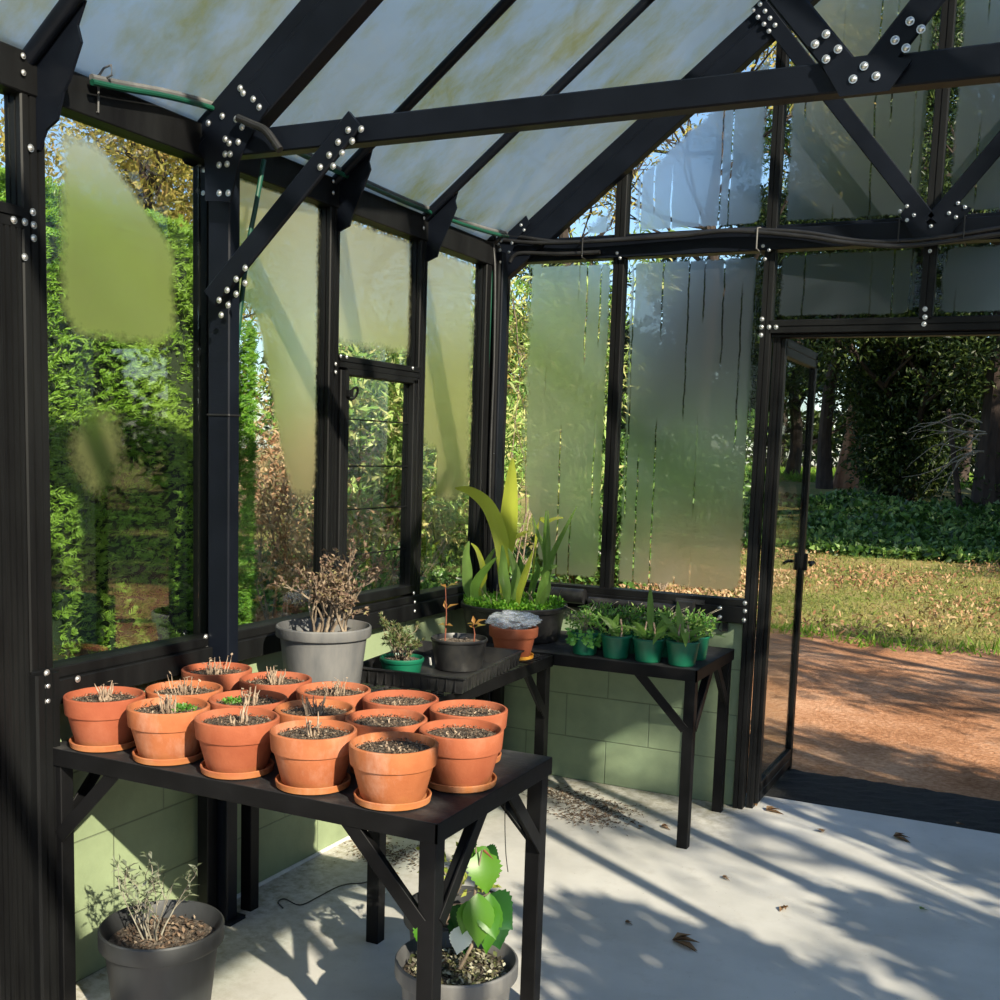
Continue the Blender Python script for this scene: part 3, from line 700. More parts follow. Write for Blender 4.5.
# ================================================================== BENCHES
BK = MT['bench']
def bench(label, x0, x1, y0, y1, H, legs, braces, top='sheet', group=None):
    cx, cy = (x0+x1)/2, (y0+y1)/2
    t = thing('plant_bench', label, 'bench', (cx, cy, 0))
    X0, X1, Y0_, Y1 = x0-cx, x1-cx, y0-cy, y1-cy
    m = MB(); rr = .045
    for a, b in (((X0, Y0_), (X1, Y0_)), ((X0, Y1), (X1, Y1))): m.beam((a[0], a[1]+(.003 if a[1] < 0 else -.003), H-rr/2), (b[0], b[1]+(.003 if a[1] < 0 else -.003), H-rr/2), .006, rr, bev=.001)
    for a, b in (((X0, Y0_), (X0, Y1)), ((X1, Y0_), (X1, Y1))): m.beam((a[0]+(.003 if a[0] < 0 else -.003), a[1], H-rr/2), (b[0]+(.003 if a[0] < 0 else -.003), b[1], H-rr/2), .006, rr, bev=.001)
    m.build('frame_rail', BK, t)
    m = MB()
    if top == 'sheet':
        m.box((X0+.001, Y0_+.001, H-.001), (X1-.001, Y1-.001, H+.0015))
        m.build('bench_top', MT['benchtop'], t)
    else:
        n = int((Y1-Y0_)/.032)
        for i in range(1, n): y = Y0_+(Y1-Y0_)*i/n; m.box((X0+.001, y-.004, H-.0005), (X1-.001, y+.004, H+.0005))
        for i in range(1, 9): x = X0+(X1-X0)*i/9; m.box((x-.004, Y0_+.007, H-.008), (x+.004, Y1-.007, H-.0005))
        m.build('slatted_top', MT['benchtop'], t)
    w = .042
    v = w/2+.0065; pos = {'nl': (X0+v, Y0_+v), 'nr': (X1-v, Y0_+v), 'fl': (X0+v, Y1-v), 'fr': (X1-v, Y1-v)}
    for k_ in legs:
        m = MB(); a = pos[k_]; m.beam((a[0], a[1], 0), (a[0], a[1], H-.007), w, w, up=(0, 1, 0), bev=.002); m.build('leg', BK, t)
    for k_, dr in braces:
        a = pos[k_]; sx = 1 if a[0] < 0 else -1; sy = 1 if a[1] < 0 else -1
        m = MB()
        if dr == 'x':
            yy = a[1]-sy*.021; m.beam((a[0]+sx*.012, yy, H-.235), (a[0]+sx*.222, yy, H-.02), .006, .036, bev=.001)
            m.beam((a[0]+sx*.02, yy+sy*.014, H-.222), (a[0]+sx*.222, yy+sy*.014, H-.008), .028, .005, bev=.001)
        else:
            xx = a[0]-sx*.021; m.beam((xx, a[1]+sy*.012, H-.235), (xx, a[1]+sy*.222, H-.02), .006, .036, up=(0, 0, 1), bev=.001)
            m.beam((xx+sx*.014, a[1]+sy*.02, H-.222), (xx+sx*.014, a[1]+sy*.222, H-.008), .028, .005, bev=.001)
        m.build('brace', BK, t)
    return t
ALL = ('nl', 'nr', 'fl', 'fr')
H1 = .703
B1 = bench('long black steel bench in front, crowded with fifteen terracotta pots', .03, 1.195, -2.665, -2.045, H1, ALL, [('nl','x'),('nr','x'),('nr','y'),('fr','y'),('fl','x'),('fr','x'),('nl','y')])
B2 = bench('black slatted bench along the left wall under the grey pot and tray', .065, .60, -1.935, -.655, .700, ALL, [('nr','y'),('nr','x'),('fr','y'),('nl','y')], top='slats')
B3 = bench('black bench against the back wall holding the palm tub and green pots', .07, 1.185, -.640, -.075, .702, ('nr', 'fr', 'fl'), [('nr','x'),('nr','y'),('fr','y')])

# ================================================================== POTS
def soil_disc(par, r, z, name='soil', mat=None, rough=.006):
    m = MB(); n, k_ = 40, 12; vs = [(0, 0, z+rough)]
    for i in range(1, k_+1):
        for j in range(n):
            t = 2*PI*j/n; rr = r*i/k_; vs.append((rr*math.cos(t), rr*math.sin(t), z+random.uniform(-rough, rough) if i < k_ else z))
    fs = [(0, 1+j, 1+(j+1) % n) for j in range(n)]
    for i in range(k_-1):
        for j in range(n):
            a = 1+i*n+j; b = 1+i*n+(j+1) % n; fs.append((a, a+n, b+n, b))
    m.add(vs, fs, smooth=True); return m.build(name, mat or MT['soil'], par)
def debris(par, r, z, n, cols, size=.006, name='soil_crumbs'):
    "bark chips and crumbs lying on the soil"
    a = RNG.random(n)*2*PI; q = np.sqrt(RNG.random(n))*r*.95
    P = np.stack([q*np.cos(a), q*np.sin(a), z+.004+RNG.random(n)*.004], 1)
    D = rdir(n, (0, 0, .2), 1); D[:, 2] *= .35
    me = leaf_mesh(name, P, D, rdir(n, (0, 0, 1.5)), size*(.6+RNG.random(n)), size*(.4+.5*RNG.random(n)))
    return link_mesh(name, me, cols, par)
CR = leaf_mat('bark_crumbs', [(.02,.012,.008), (.09,.055,.035), (.22,.15,.10), (.05,.03,.02), (.36,.28,.2)], trans=0, rough=.9)
CRG = leaf_mat('gravelly_crumbs', [(.05,.045,.02), (.2,.18,.09), (.42,.4,.3), (.03,.025,.015), (.13,.16,.05)], trans=0, rough=.9)
MOSS = leaf_mat('tiny_green_leaves', [(.04,.14,.015), (.09,.24,.03), (.16,.32,.05)], trans=.3)

def stub_mesh(seed, kind):
    rnd = random.Random(seed); m = MB()
    n = {'tuft': 16, 'sparse': 6, 'none': 3, 'fine': 26}[kind]
    for i in range(n):
        a = rnd.uniform(0, 2*PI); q = rnd.uniform(0, .022 if kind != 'fine' else .03)
        h = rnd.uniform(.02, .055) if kind != 'none' else rnd.uniform(.005, .015)
        if kind == 'none': q = rnd.uniform(0, .06)
        lean = rnd.uniform(0, .4); p = [(q*math.cos(a), q*math.sin(a), -.002)]
        for s in range(1, 4):
            t = s/3; p.append((p[0][0]+lean*h*t*math.cos(a)+rnd.uniform(-.003,.003), p[0][1]+lean*h*t*math.sin(a)+rnd.uniform(-.003,.003), h*t))
        r = .0026 if kind != 'fine' else .0013
        m.tube(p, [r, r*1.15, r*.9, r*.35], 5)
        if rnd.random() < .5:   # dead leaf shred
            e = Vector(p[-1]); d_ = Vector((rnd.uniform(-1,1), rnd.uniform(-1,1), rnd.uniform(-.6,.8))).normalized()*.014; s_ = d_.cross(Vector((0,0,1))).normalized()*.004
            m.add([e, e+d_*.5+s_, e+d_, e+d_*.5-s_], [(0,1,2,3)])
    return m
R_ = .1015; HP = .13
def pot_thing(label, x, y, z, kind, mossy, seed, rz, leafy=False):
    t = thing('terracotta_pot', label, 'pot', (x, y, z), rz, group='terracotta pots on the front bench')
    m = MB()
    m.lathe([(0, .012), (.070, .012), (.0735, .016), (.0925, .088), (.094, .0885), (.0975, .089), (.0985, .092), (.1015, .128), (.1012, .1335), (.0985, .136), (.0945, .136), (.0925, .133), (.0885, .095), (.069, .03), (0, .028)], 56, wob=.004)
    m.build('pot_body', MT['terra'], t)
    m = MB(); m.lathe([(0, 0), (.078, 0), (.086, .004), (.0885, .018), (.087, .020), (.084, .019), (.08, .0105), (0, .0095)], 48); m.build('saucer', MT['terra'], t)
    soil_disc(t, .0905, .116, rough=.004)
    debris(t, .09, .1165, 620, CR, .0055, name='bark_chips')
    s = stub_mesh(seed, kind).build('dead_stems', MT['straw'], t, loc=(0.0, .0, .116))
    if mossy:
        P, D = blob_pts(90, (.03, -.02, .12), (.035, .03, .006))
        me = leaf_mesh('moss', P, rdir(90, (0,0,1)), rdir(90), .012, .008); link_mesh('moss', me, MOSS, t)
    return t
pots = [  # x, y, stems, moss, words
 (.150,-2.575,'tuft',0,'leftmost terracotta pot of the front row, a tuft of dead stems in it'),
 (.374,-2.578,'tuft',1,'second front-row terracotta pot from the left, mossy soil and a dead tuft'),
 (.590,-2.585,'sparse',0,'third front-row terracotta pot from the left, a few dead stubs'),
 (.812,-2.585,'sparse',0,'fourth front-row terracotta pot from the left, beside the foremost pot'),
 (1.036,-2.570,'none',0,'foremost terracotta pot at the corner of the bench, bare soil'),
 (.262,-2.405,'fine',0,'middle-row terracotta pot at the left end, with fine dead stems'),
 (.475,-2.412,'tuft',1,'middle-row terracotta pot with the most green growth, second from the left'),
 (.700,-2.405,'tuft',0,'terracotta pot in the centre of the middle row, small dead clump'),
 (.914,-2.392,'none',0,'middle-row terracotta pot with bare soil directly behind the foremost pot'),
 (1.098,-2.402,'none',0,'terracotta pot at the right end of the middle row, by the empty bench corner'),
 (.160,-2.150,'fine',0,'rear-row terracotta pot farthest left, next to the steel post'),
 (.385,-2.165,'tuft',0,'rear-row terracotta pot with tall dead clump, just left of the grey pot'),
 (.600,-2.190,'fine',0,'rear-row terracotta pot with a stubbly ring of stems, below the grey pot'),
 (.808,-2.180,'none',0,'rear-row terracotta pot with dark bare soil and thin stubs in front of the tray'),
 (1.015,-2.185,'none',0,'rear-row terracotta pot at the right end, gravelly bare soil'),
]
PXY = np.array([[p[0], p[1]] for p in pots])     # push touching rims apart
for _ in range(400):
    for i in range(15):
        for j in range(i):
            dv = PXY[i]-PXY[j]; L_ = math.hypot(*dv)
            if L_ < .2065: PXY[i] += dv/L_*(.2065-L_)*.5; PXY[j] -= dv/L_*(.2065-L_)*.5
    PXY[:, 1] = np.minimum(np.maximum(PXY[:, 1], -2.580), -2.15); PXY[:, 0] = np.minimum(np.maximum(PXY[:, 0], .14), 1.10)
for i, (_, _, kd, ms, lab) in enumerate(pots): x, y = float(PXY[i][0]), float(PXY[i][1]); pot_thing(lab, x, y, H1+.0018, kd, ms, 100+i, i*1.7)

def round_pot(name, label, cat, x, y, z, R, h, mat, taper=.78, rim=.03, lip=.008, group=None, fill=.85, soilmat=None, n=56, rimname='pot_body', ribs=0):
    t = thing(name, label, cat, (x, y, z), 0, group)
    rb = R*taper; m = MB()
    th = .004+R*.015
    def rr(z_): return rb+(R-lip-rb)*z_/(h-rim)
    prof = [(0, 0), (rb-.004, 0), (rb, .004)]
    prof += [(rr(h-rim-.002), h-rim-.002), (R-.002, h-rim), (R, h-rim+.003), (R, h-.004), (R-.003, h), (R-th, h), (R-th-.002, h-.005), (R-lip-th, h-rim-.002), (rb-th, .01), (0, .01)]
    m.lathe(prof, n); m.build('pot_body', mat, t)
    zs = h*fill-.0; q = (rb-th)+(R-lip-th-rb+th)*min(1, zs/(h-rim))-.0015
    soil_disc(t, q, zs, mat=soilmat); t['_r'] = q; t['_z'] = zs
    return t
def strip(t):
    for k_ in ('_r', '_z'):
        if k_ in t: del t[k_]

def twiggy(m, base, n, H, spread, rnd, r=.004, sub=3, curl=.25, up=1.0, fr=.6):
    "a bundle of branching stems; returns tip points"
    tips = []
    def grow(p, d, L, r, lev):
        pts = [p]; q = Vector(p); dd = Vector(d)
        k_ = 5
        for s in range(k_):
            dd = (dd+Vector((rnd.uniform(-1,1), rnd.uniform(-1,1), rnd.uniform(-.6,.9)))*curl).normalized()
            q = q+dd*L/k_; pts.append(q.copy())
            if lev > 0 and s >= 1 and rnd.random() < .75:
                sd = (dd+Vector((rnd.uniform(-1,1), rnd.uniform(-1,1), rnd.uniform(-.3,.8)))*.9).normalized()
                grow(q.copy(), sd, L*fr*rnd.uniform(.6, 1), r*.6, lev-1)
        m.tube(pts, [r*(1-.75*i/k_) for i in range(k_+1)], 5 if lev else 4)
        tips.append((pts[-1], dd.copy()))
        if lev == 0: tips.append((pts[-2], dd.copy()))
    for i in range(n):
        a = rnd.uniform(0, 2*PI); s = rnd.random()*spread
        d = Vector((math.cos(a)*s, math.sin(a)*s, up)).normalized()
        grow(Vector(base)+Vector((math.cos(a), math.sin(a), 0))*rnd.uniform(0, .025), d, H*rnd.uniform(.65, 1.0), r, sub)
    return tips
def tip_leaves(tips, L, W, per=2, droop=.0, name='leaves', mat=None, par=None, rnd=None, prob=1.0):
    P, D = [], []
    for p, d in tips:
        for _ in range(per):
            if random.random() > prob: continue
            v = d+Vector((random.uniform(-1,1), random.uniform(-1,1), random.uniform(-.7,.7)-droop)); P.append(p); D.append(v.normalized())
    n = len(P)
    me = leaf_mesh(name, P, D, rdir(n, (0,0,1.2)), L*(.6+.6*RNG.random(n)), W*(.6+.6*RNG.random(n)), curve=.15); return link_mesh(name, me, mat, par)

# ---- big grey pot with the dead shrub on the slatted bench
rnd = random.Random(3)
t = round_pot('plant_pot', 'big weathered grey pot with a dead brown shrub on the slatted bench', 'pot', .255, -1.745, .700, .153, .228, MT['greypl'], .76, .034, .014, fill=.80)
debris(t, .12, t['_z'], 260, CR, .014, 'bark_chips'); z0 = t['_z']; strip(t)
m = MB(); tips = []
for dx, dy in ((0, 0), (.03, .01), (-.035, .015), (.06, .03), (-.01, -.02)):
    tips += twiggy(m, (dx, dy, z0), 2, .17, .5, rnd, .007, 3, .28, fr=.72)
m.build('dead_branches', MT['twig'], t)
DEAD = leaf_mat('dead_leaves', [(.10,.06,.05), (.24,.16,.11), (.36,.27,.18), (.16,.09,.07), (.32,.28,.13)], trans=.3, rough=.8)
tip_leaves(tips, .017, .009, 3, .2, 'dead_leaves', DEAD, t)
m = MB(); a = at(312, 665, 1, -1.88)-t.location; 
q = Vector((a[0], a[1], 0)).normalized(); cR = .130
m.prism([(-.012, .095), (.014, .095), (.014, .112), (-.002, .112), (-.012, .105)], 1, -.0006, .0006)
o = m.build('sticker', MT['cable'], t); o.location = (.123*.45, -.123*.89, 0); o.rotation_euler = (-.09, 0, math.atan2(.45, .89))

# ---- black plastic tray
tray = thing('nursery_tray', 'shallow black plastic tray on the slatted bench, holding two plants', 'tray', (.41, -1.235, .7005), .10)
m = MB(); W2, L2, h_ = .205, .29, .058
def ring(w, l, z): return [(-w, -l, z), (w, -l, z), (w, l, z), (-w, l, z)]
def loft(m, rings):
    vs = [p for r in rings for p in r]; fs = []
    for i in range(len(rings)-1):
        for j in range(4): fs.append((i*4+j, i*4+(j+1) % 4, (i+1)*4+(j+1) % 4, (i+1)*4+j))
    fs.append((3, 2, 1, 0)); k_ = (len(rings)-1)*4; fs.append((k_, k_+1, k_+2, k_+3)); m.add(vs, fs)
loft(m, [ring(W2-.012, L2-.012, 0), ring(W2, L2, h_-.006), ring(W2+.008, L2+.008, h_-.005), ring(W2+.008, L2+.008, h_), ring(W2-.004, L2-.004, h_), ring(W2-.014, L2-.014, .004)])
for i in range(12):
    x = -W2+.03+i*(2*W2-.06)/11; m.box((x-.0015, -L2-.001, .008), (x+.0015, -L2+.006, h_-.01))
for i in range(16):
    y = -L2+.03+i*(2*L2-.06)/15; m.box((W2-.006, y-.0015, .008), (W2+.001, y+.0015, h_-.01))
m.build('tray_body', MT['blackpl'], tray)
zt = .7005+.0045
# green pot with dried prickly plant in the tray
t = round_pot('plant_pot', 'low green pot overflowing with dry prickly herbs in the black tray', 'pot', .335, -1.385, zt, .078, .072, MT['greenpl'], .8, .016, .005, fill=.85)
z0 = t['_z']; strip(t); m = MB(); tips = twiggy(m, (0, 0, z0), 16, .10, 1.5, rnd, .0022, 2, .3); m.build('stems', MT['twig'], t)
HERB = leaf_mat('dull_green_needles', [(.05,.09,.03), (.10,.16,.05), (.22,.16,.08), (.07,.13,.05)], trans=.25)
tip_leaves(tips, .016, .005, 6, 0, 'needles', HERB, t)
# black pot with two seedlings
t = round_pot('plant_pot', 'round black pot with two red-stemmed seedlings in the black tray', 'pot', .425, -1.13, zt, .105, .115, MT['blackpl'], .82, .012, .004, fill=.84)
z0 = t['_z']; strip(t)
SEED = leaf_mat('orange_green_leaves', [(.30,.24,.05), (.45,.22,.06), (.22,.26,.07)], trans=.45)
for (dx, dy, hh, k_) in ((-.048, -.02, .20, 0), (.055, .01, .07, 1)):
    m = MB(); m.tube([(dx, dy, z0-.003), (dx+.003, dy, z0+hh*.5), (dx-.004, dy, z0+hh)], .003, 6, .0015); m.build('seedling_stem', MT['red'], t)
    zz = [(z0+hh*.6), z0+hh, z0+hh*.3] if k_ == 0 else [z0+hh, z0+hh*.8, z0+hh]
    P = [(dx, dy, q) for q in zz for _ in (0, 1)]
    D = [(.8, .3, .6), (-.3, .2, .9), (.9, 0, .5), (-.9, .2, .4), (.7, -.3, .2), (-.7, .1, .1)]
    me = leaf_mesh('seedling_leaves', P, D, [(0, -.5, 1)]*6, np.array([.05, .035, .05, .03, .04, .035]), .016, curve=.2); link_mesh('seedling_leaves', me, SEED, t)
m = MB(); m.box((-.004, -.001, 0), (.004, .001, .028)); o = m.build('plant_label', MT['white'], t); o.location = (-.083, -.06, .012); o.rotation_euler = (.1, -.1, -.3)

# ---- terracotta pot with plastic bag
t = thing('terracotta_pot', 'lone terracotta pot on an orange saucer with a clear bag on top', 'pot', (.49, -.80, .7005))
m = MB(); m.lathe([(0, .010), (.064, .010), (.068, .014), (.084, .085), (.086, .0855), (.092, .086), (.095, .09), (.0965, .122), (.094, .126), (.088, .126), (.082, .09), (.066, .02), (0, .02)], 52); m.build('pot_body', MT['terra'], t)
m = MB(); m.lathe([(0, 0), (.072, 0), (.08, .004), (.082, .016), (.078, .0155), (.074, .008), (0, .0075)], 48)
ORG = mottled('orange_glazed_saucer', (.75,.30,.03), (.85,.42,.06), 8, .4, .02, 20); m.build('saucer', ORG, t)
soil_disc(t, .083, .105)
# crumpled bag
def plastic():
    m_, nt, out = new_mat('clear_plastic_film'); nd = N(nt); tc = nd('TexCoord').outputs['Object']
    b = nd('Bump', {'Strength': .9, 'Distance': .006, 'Height': noise(nd, tc, 45, 5, .7, 1.5)}).outputs[0]
    g = nd('BsdfGlossy', {'Roughness': .12, 'Normal': b, 'Color': rgba((.9,.93,.97))}).outputs[0]
    d_ = nd('BsdfDiffuse', {'Color': rgba((.75,.78,.83)), 'Normal': b}).outputs[0]
    tr_ = nd('BsdfTransparent', {'Color': rgba((.93,.93,.95))}).outputs[0]
    mm = nd('MixShader', {0: .45, 1: g, 2: d_}).outputs[0]
    mm = nd('MixShader', {0: .55, 1: tr_, 2: mm}).outputs[0]; nt.links.new(mm, out.inputs[0]); return m_
bag = bpy.data.meshes.new('plastic_bag'); bm = bmesh.new(); bmesh.ops.create_icosphere(bm, subdivisions=5, radius=1)
from mathutils import noise as mn
for v in bm.verts:
    n_ = mn.noise(v.co*2.2)*.35+mn.noise(v.co*5.5)*.16
    v.co = Vector((v.co.x*.098, v.co.y*.080, v.co.z*.034))*(1+n_)
bm.to_mesh(bag); bm.free()
tag(link_mesh('plastic_bag', bag, plastic(), None, (.485, -.80, .7005+.148)), 'crumpled clear plastic bag lying on the lone terracotta pot', 'bag')
for (dx, dy) in ((0.0, -.03), (.022, -.026)):
    m = MB(); m.lathe([(0, -.009), (.006, -.007), (.009, 0), (.006, .007), (0, .009)], 16)
    tag(m.build('red_ball', MT['red'], None, (.485+dx, -.80+dy, .7005+.121)), ('left' if dx == 0 else 'right')+' small dark red ball under the plastic bag', 'ball')

# ---- palm tub in the corner
tub = round_pot('palm_tub', 'wide black tub of young palms and ground cover in the corner', 'potted plant', .29, -.375, .7038, .232, .150, MT['blackpl'], .86, .022, .01, fill=.88)
z0 = tub['_z']; strip(tub)
PALM = None
def blade_mat(name, c1, c2, trans=.5):
    m, nt, out = new_mat(name); nd = N(nt)
    uv = nd('Attribute', attribute_name='blade').outputs['Vector']; s = nd('SeparateXYZ', {0: uv})
    rib = math_(nd, 'SINE', math_(nd, 'MULTIPLY', s.outputs[0], 60.))
    r = nd('NewGeometry').outputs['Random Per Island']
    col = mixc(nd, r, c1, c2); col = mixc(nd, math_(nd, 'MULTIPLY_ADD', rib, .12, .15), col, (.02,.06,.01))
    b = nd('Bump', {'Strength': .5, 'Distance': .003, 'Height': rib}).outputs[0]
    d_ = nd('BsdfPrincipled', {'Base Color': col, 'Roughness': .38, 'Normal': b}); t_ = nd('BsdfTranslucent', {'Color': col, 'Normal': b})
    nt.links.new(nd('MixShader', {0: trans, 1: d_.outputs[0], 2: t_.outputs[0]}).outputs[0], out.inputs[0]); return m
PALM_Y = blade_mat('bright_palm_blade', (.80,.86,.10), (.70,.80,.10), .55); PALM_G = blade_mat('green_palm_blade', (.22,.42,.07), (.34,.52,.14), .45)
def blade_mesh(name, blades):
    "blades: (base, direction, side, length, width, droop, twist)"
    V, T, U_ = [], [], []
    for (p, d, sd, L, W, dr, tw) in blades:
        p = Vector(p); d = Vector(d).normalized(); s = Vector(sd).normalized(); n0 = len(V); q = p.copy(); K = 14
        for i in range(K+1):
            t_ = i/K; w = W*(max(0, math.sin(PI*min(1, t_*.93+.07)))**.75)*(.35+.65*min(1, t_*3))
            if i == K: w = .0008
            ss = (s*math.cos(tw*t_)+d.cross(s)*math.sin(tw*t_)).normalized(); up = ss.cross(d).normalized()
            for j in (-1, -.5, 0, .5, 1):
                V.append(q+ss*w*.5*j+up*(-abs(j)*w*.13)); U_.append((j, t_, 0))
            q = q+d*L/K; d = (d+Vector((0, 0, -dr/K*(.3+1.6*t_)))).normalized()
        for i in range(K):
            for j in range(4): a = n0+i*5+j; T.append((a, a+1, a+6, a+5))
    me = bpy.data.meshes.new(name); me.from_pydata([tuple(v) for v in V], [], T); me.polygons.foreach_set('use_smooth', [True]*len(T))
    au = me.attributes.new('blade', 'FLOAT_VECTOR', 'POINT'); au.data.foreach_set('vector', [c for u in U_ for c in u]); return me
def blade_px(pxs, y, W, side=(1, .3, 0)):
    "a blade whose spine runs through photo points lying in the vertical plane y"
    P = [at(a, b, 1, y)-tub.location for a, b in pxs]; return P
def spine_mesh(name, items):
    V, T, U_ = [], [], []
    for P, W, side, fold in items:
        # resample
        Q = []; n = len(P)
        for i in range(n-1):
            p0 = P[max(i-1, 0)]; p1 = P[i]; p2 = P[i+1]; p3 = P[min(i+2, n-1)]
            for s in range(6):
                t = s/6; Q.append(.5*((2*p1)+(p2-p0)*t+(2*p0-5*p1+4*p2-p3)*t*t+(3*p1-p0-3*p2+p3)*t**3))
        Q.append(P[-1]); K = len(Q)-1; n0 = len(V); side = Vector(side)
        for i, q in enumerate(Q):
            t_ = i/K; d = (Q[min(i+1, K)]-Q[max(0, i-1)]).normalized(); ss = (side-d*side.dot(d)).normalized(); up = ss.cross(d)
            w = W*max(.02, math.sin(PI*(t_**.8)*.98+.03))**.8
            if t_ < .2: w = max(w*.9, W*.22)
            for j in (-1, -.5, 0, .5, 1): V.append(q+ss*w*.5*j-up*abs(j)*w*fold); U_.append((j, t_, 0))
        for i in range(K):
            for j in range(4): a = n0+i*5+j; T.append((a, a+1, a+6, a+5))
    me = bpy.data.meshes.new(name); me.from_pydata([tuple(v) for v in V], [], T); me.polygons.foreach_set('use_smooth', [True]*len(T))
    au = me.attributes.new('blade', 'FLOAT_VECTOR', 'POINT'); au.data.foreach_set('vector', [c for u in U_ for c in u]); return me
palms = [  # spine points in the photo, plane y, width, side, fold, bright
 ([(503,560),(506,540),(509,510),(511,480),(512.5,458)], -.33, .084, (1,.2,0), .12, 1),
 ([(503,560),(498,530),(487,505),(470,491),(455,488)], -.42, .066, (.5,.2,1), .12, 1),
 ([(468,590),(467,570),(466,555),(469,541)], -.45, .045, (1,.3,0), .15, 0),
 ([(474,592),(478,580),(488,567),(497,557)], -.50, .040, (.8,.2,.6), .15, 0),
 ([(478,590),(484,575),(478,552),(471,543)], -.38, .030, (1,.2,.3), .1, 1),
 ([(482,585),(486,565),(495,548)], -.30, .035, (.8,.2,.5), .1, 0),
 ([(506,590),(503,575),(503,560),(502,545)], -.50, .045, (1,.2,0), .18, 0),
 ([(514,590),(516,575),(512,560),(508,548)], -.44, .038, (1,.2,0), .18, 0),
 ([(519,594),(523,580),(528,565),(533,550)], -.50, .030, (1,.2,.3), .15, 1),
 ([(520,585),(522,572),(520,558)], -.30, .040, (1,.2,0), .18, 0),
 ([(505,545),(515,538),(524,533),(529,531)], -.30, .024, (.2,.3,1), .1, 1),
 ([(545,575),(544,550),(537,532),(533,517)], -.33, .022, (1,.2,0), .15, 0),
 ([(546,575),(545,550),(545,530),(546,510)], -.36, .022, (1,.2,0), .2, 0),
 ([(547,575),(548,550),(548,530),(548,510)], -.40, .022, (1,.2,0), .2, 0),
 ([(548,575),(552,556),(562,535),(577,506)], -.42, .026, (1,.2,.2), .15, 0),
 ([(538,526),(547,522),(557,518),(564,518)], -.28, .020, (.2,.4,1), .1, 1),
 ([(541,592),(546,578),(552,568),(558,566)], -.50, .035, (.5,.2,.8), .18, 0),
 ([(545,592),(545,582),(546,570),(550,560)], -.44, .045, (1,.2,0), .2, 0),
 ([(531,592),(534,580),(538,570),(536,560)], -.30, .030, (1,.2,0), .2, 0),
]
ys_, gs_ = [], []
for P_, y, W, sd, fo, br in palms:
    it = (blade_px(P_, y, W), W, sd, fo)
    # carry each blade down to the soil
    b0 = it[0][0]; b_ = Vector((b0[0]*.8, b0[1]*.8, z0-.004)); it = ([b_]+it[0], W, sd, fo)
    (ys_ if br else gs_).append(it)
link_mesh('bright_palm_leaves', spine_mesh('bright_palm_leaves', ys_), PALM_Y, tub); link_mesh('palm_leaves', spine_mesh('palm_leaves', gs_), PALM_G, tub)
n = 2600; a = RNG.random(n)*2*PI; q = np.sqrt(RNG.random(n))*.215
P = np.stack([q*np.cos(a), q*np.sin(a), z0+RNG.random(n)*.035], 1)
COVER = leaf_mat('ground_cover_leaves', [(.08,.26,.02), (.16,.42,.03), (.30,.55,.05), (.10,.3,.04)], trans=.4)
link_mesh('ground_cover', leaf_mesh('ground_cover', P, rdir(n, (0,0,.8)), rdir(n, (0,0,1)), .014+.01*RNG.random(n), .010), COVER, tub)
m = MB()
for i in range(26):
    a_ = random.uniform(0, 2*PI); q_ = random.uniform(.05, .2); p = Vector((q_*math.cos(a_), q_*math.sin(a_), z0)); h_2 = random.uniform(.05, .11); l_ = Vector((random.uniform(-.06,.06), random.uniform(-.06,.06), 0))
    m.tube([p, p+l_*.4+Vector((0,0,h_2*.7)), p+l_+Vector((0,0,h_2))], .0011, 4)
tag(m.build('grass_tuft', MT['straw'], tub), kind='stuff')
# pipe and brackets along the back sill
m = MB(); m.tube([(.30, -.085, .866), (.50, -.085, .868)], .034, 20); tag(m.build('wrapped_pipe', MT['blackpl']), 'short fat black wrapped pipe by the palm tub on the back sill', 'pipe')
m = MB(); m.tube([(.52, -.08, .853), (.98, -.08, .853)], .017, 16); tag(m.build('pipe', MT['blackpl']), 'slim black pipe running along the back sill behind the green pots', 'pipe')
m = MB(); m.box((.93, -.105, .815), (1.0, -.054, .888)); m.box((.915, -.064, .876), (1.04, -.056, .896)); tag(m.build('pipe_bracket', MT['blackpl']), 'black box clamp at the right end of the slim sill pipe', 'bracket')
m = MB(); m.tube(px([(720,622),(718,629),(722,632)], 1, -.03), .004, 6); m.box((1.113, -.02, .765), (1.135, -.0, .80)); tag(m.build('wall_hook', MT['blackpl']), 'small black hook on the green back wall below the sill', 'hook')

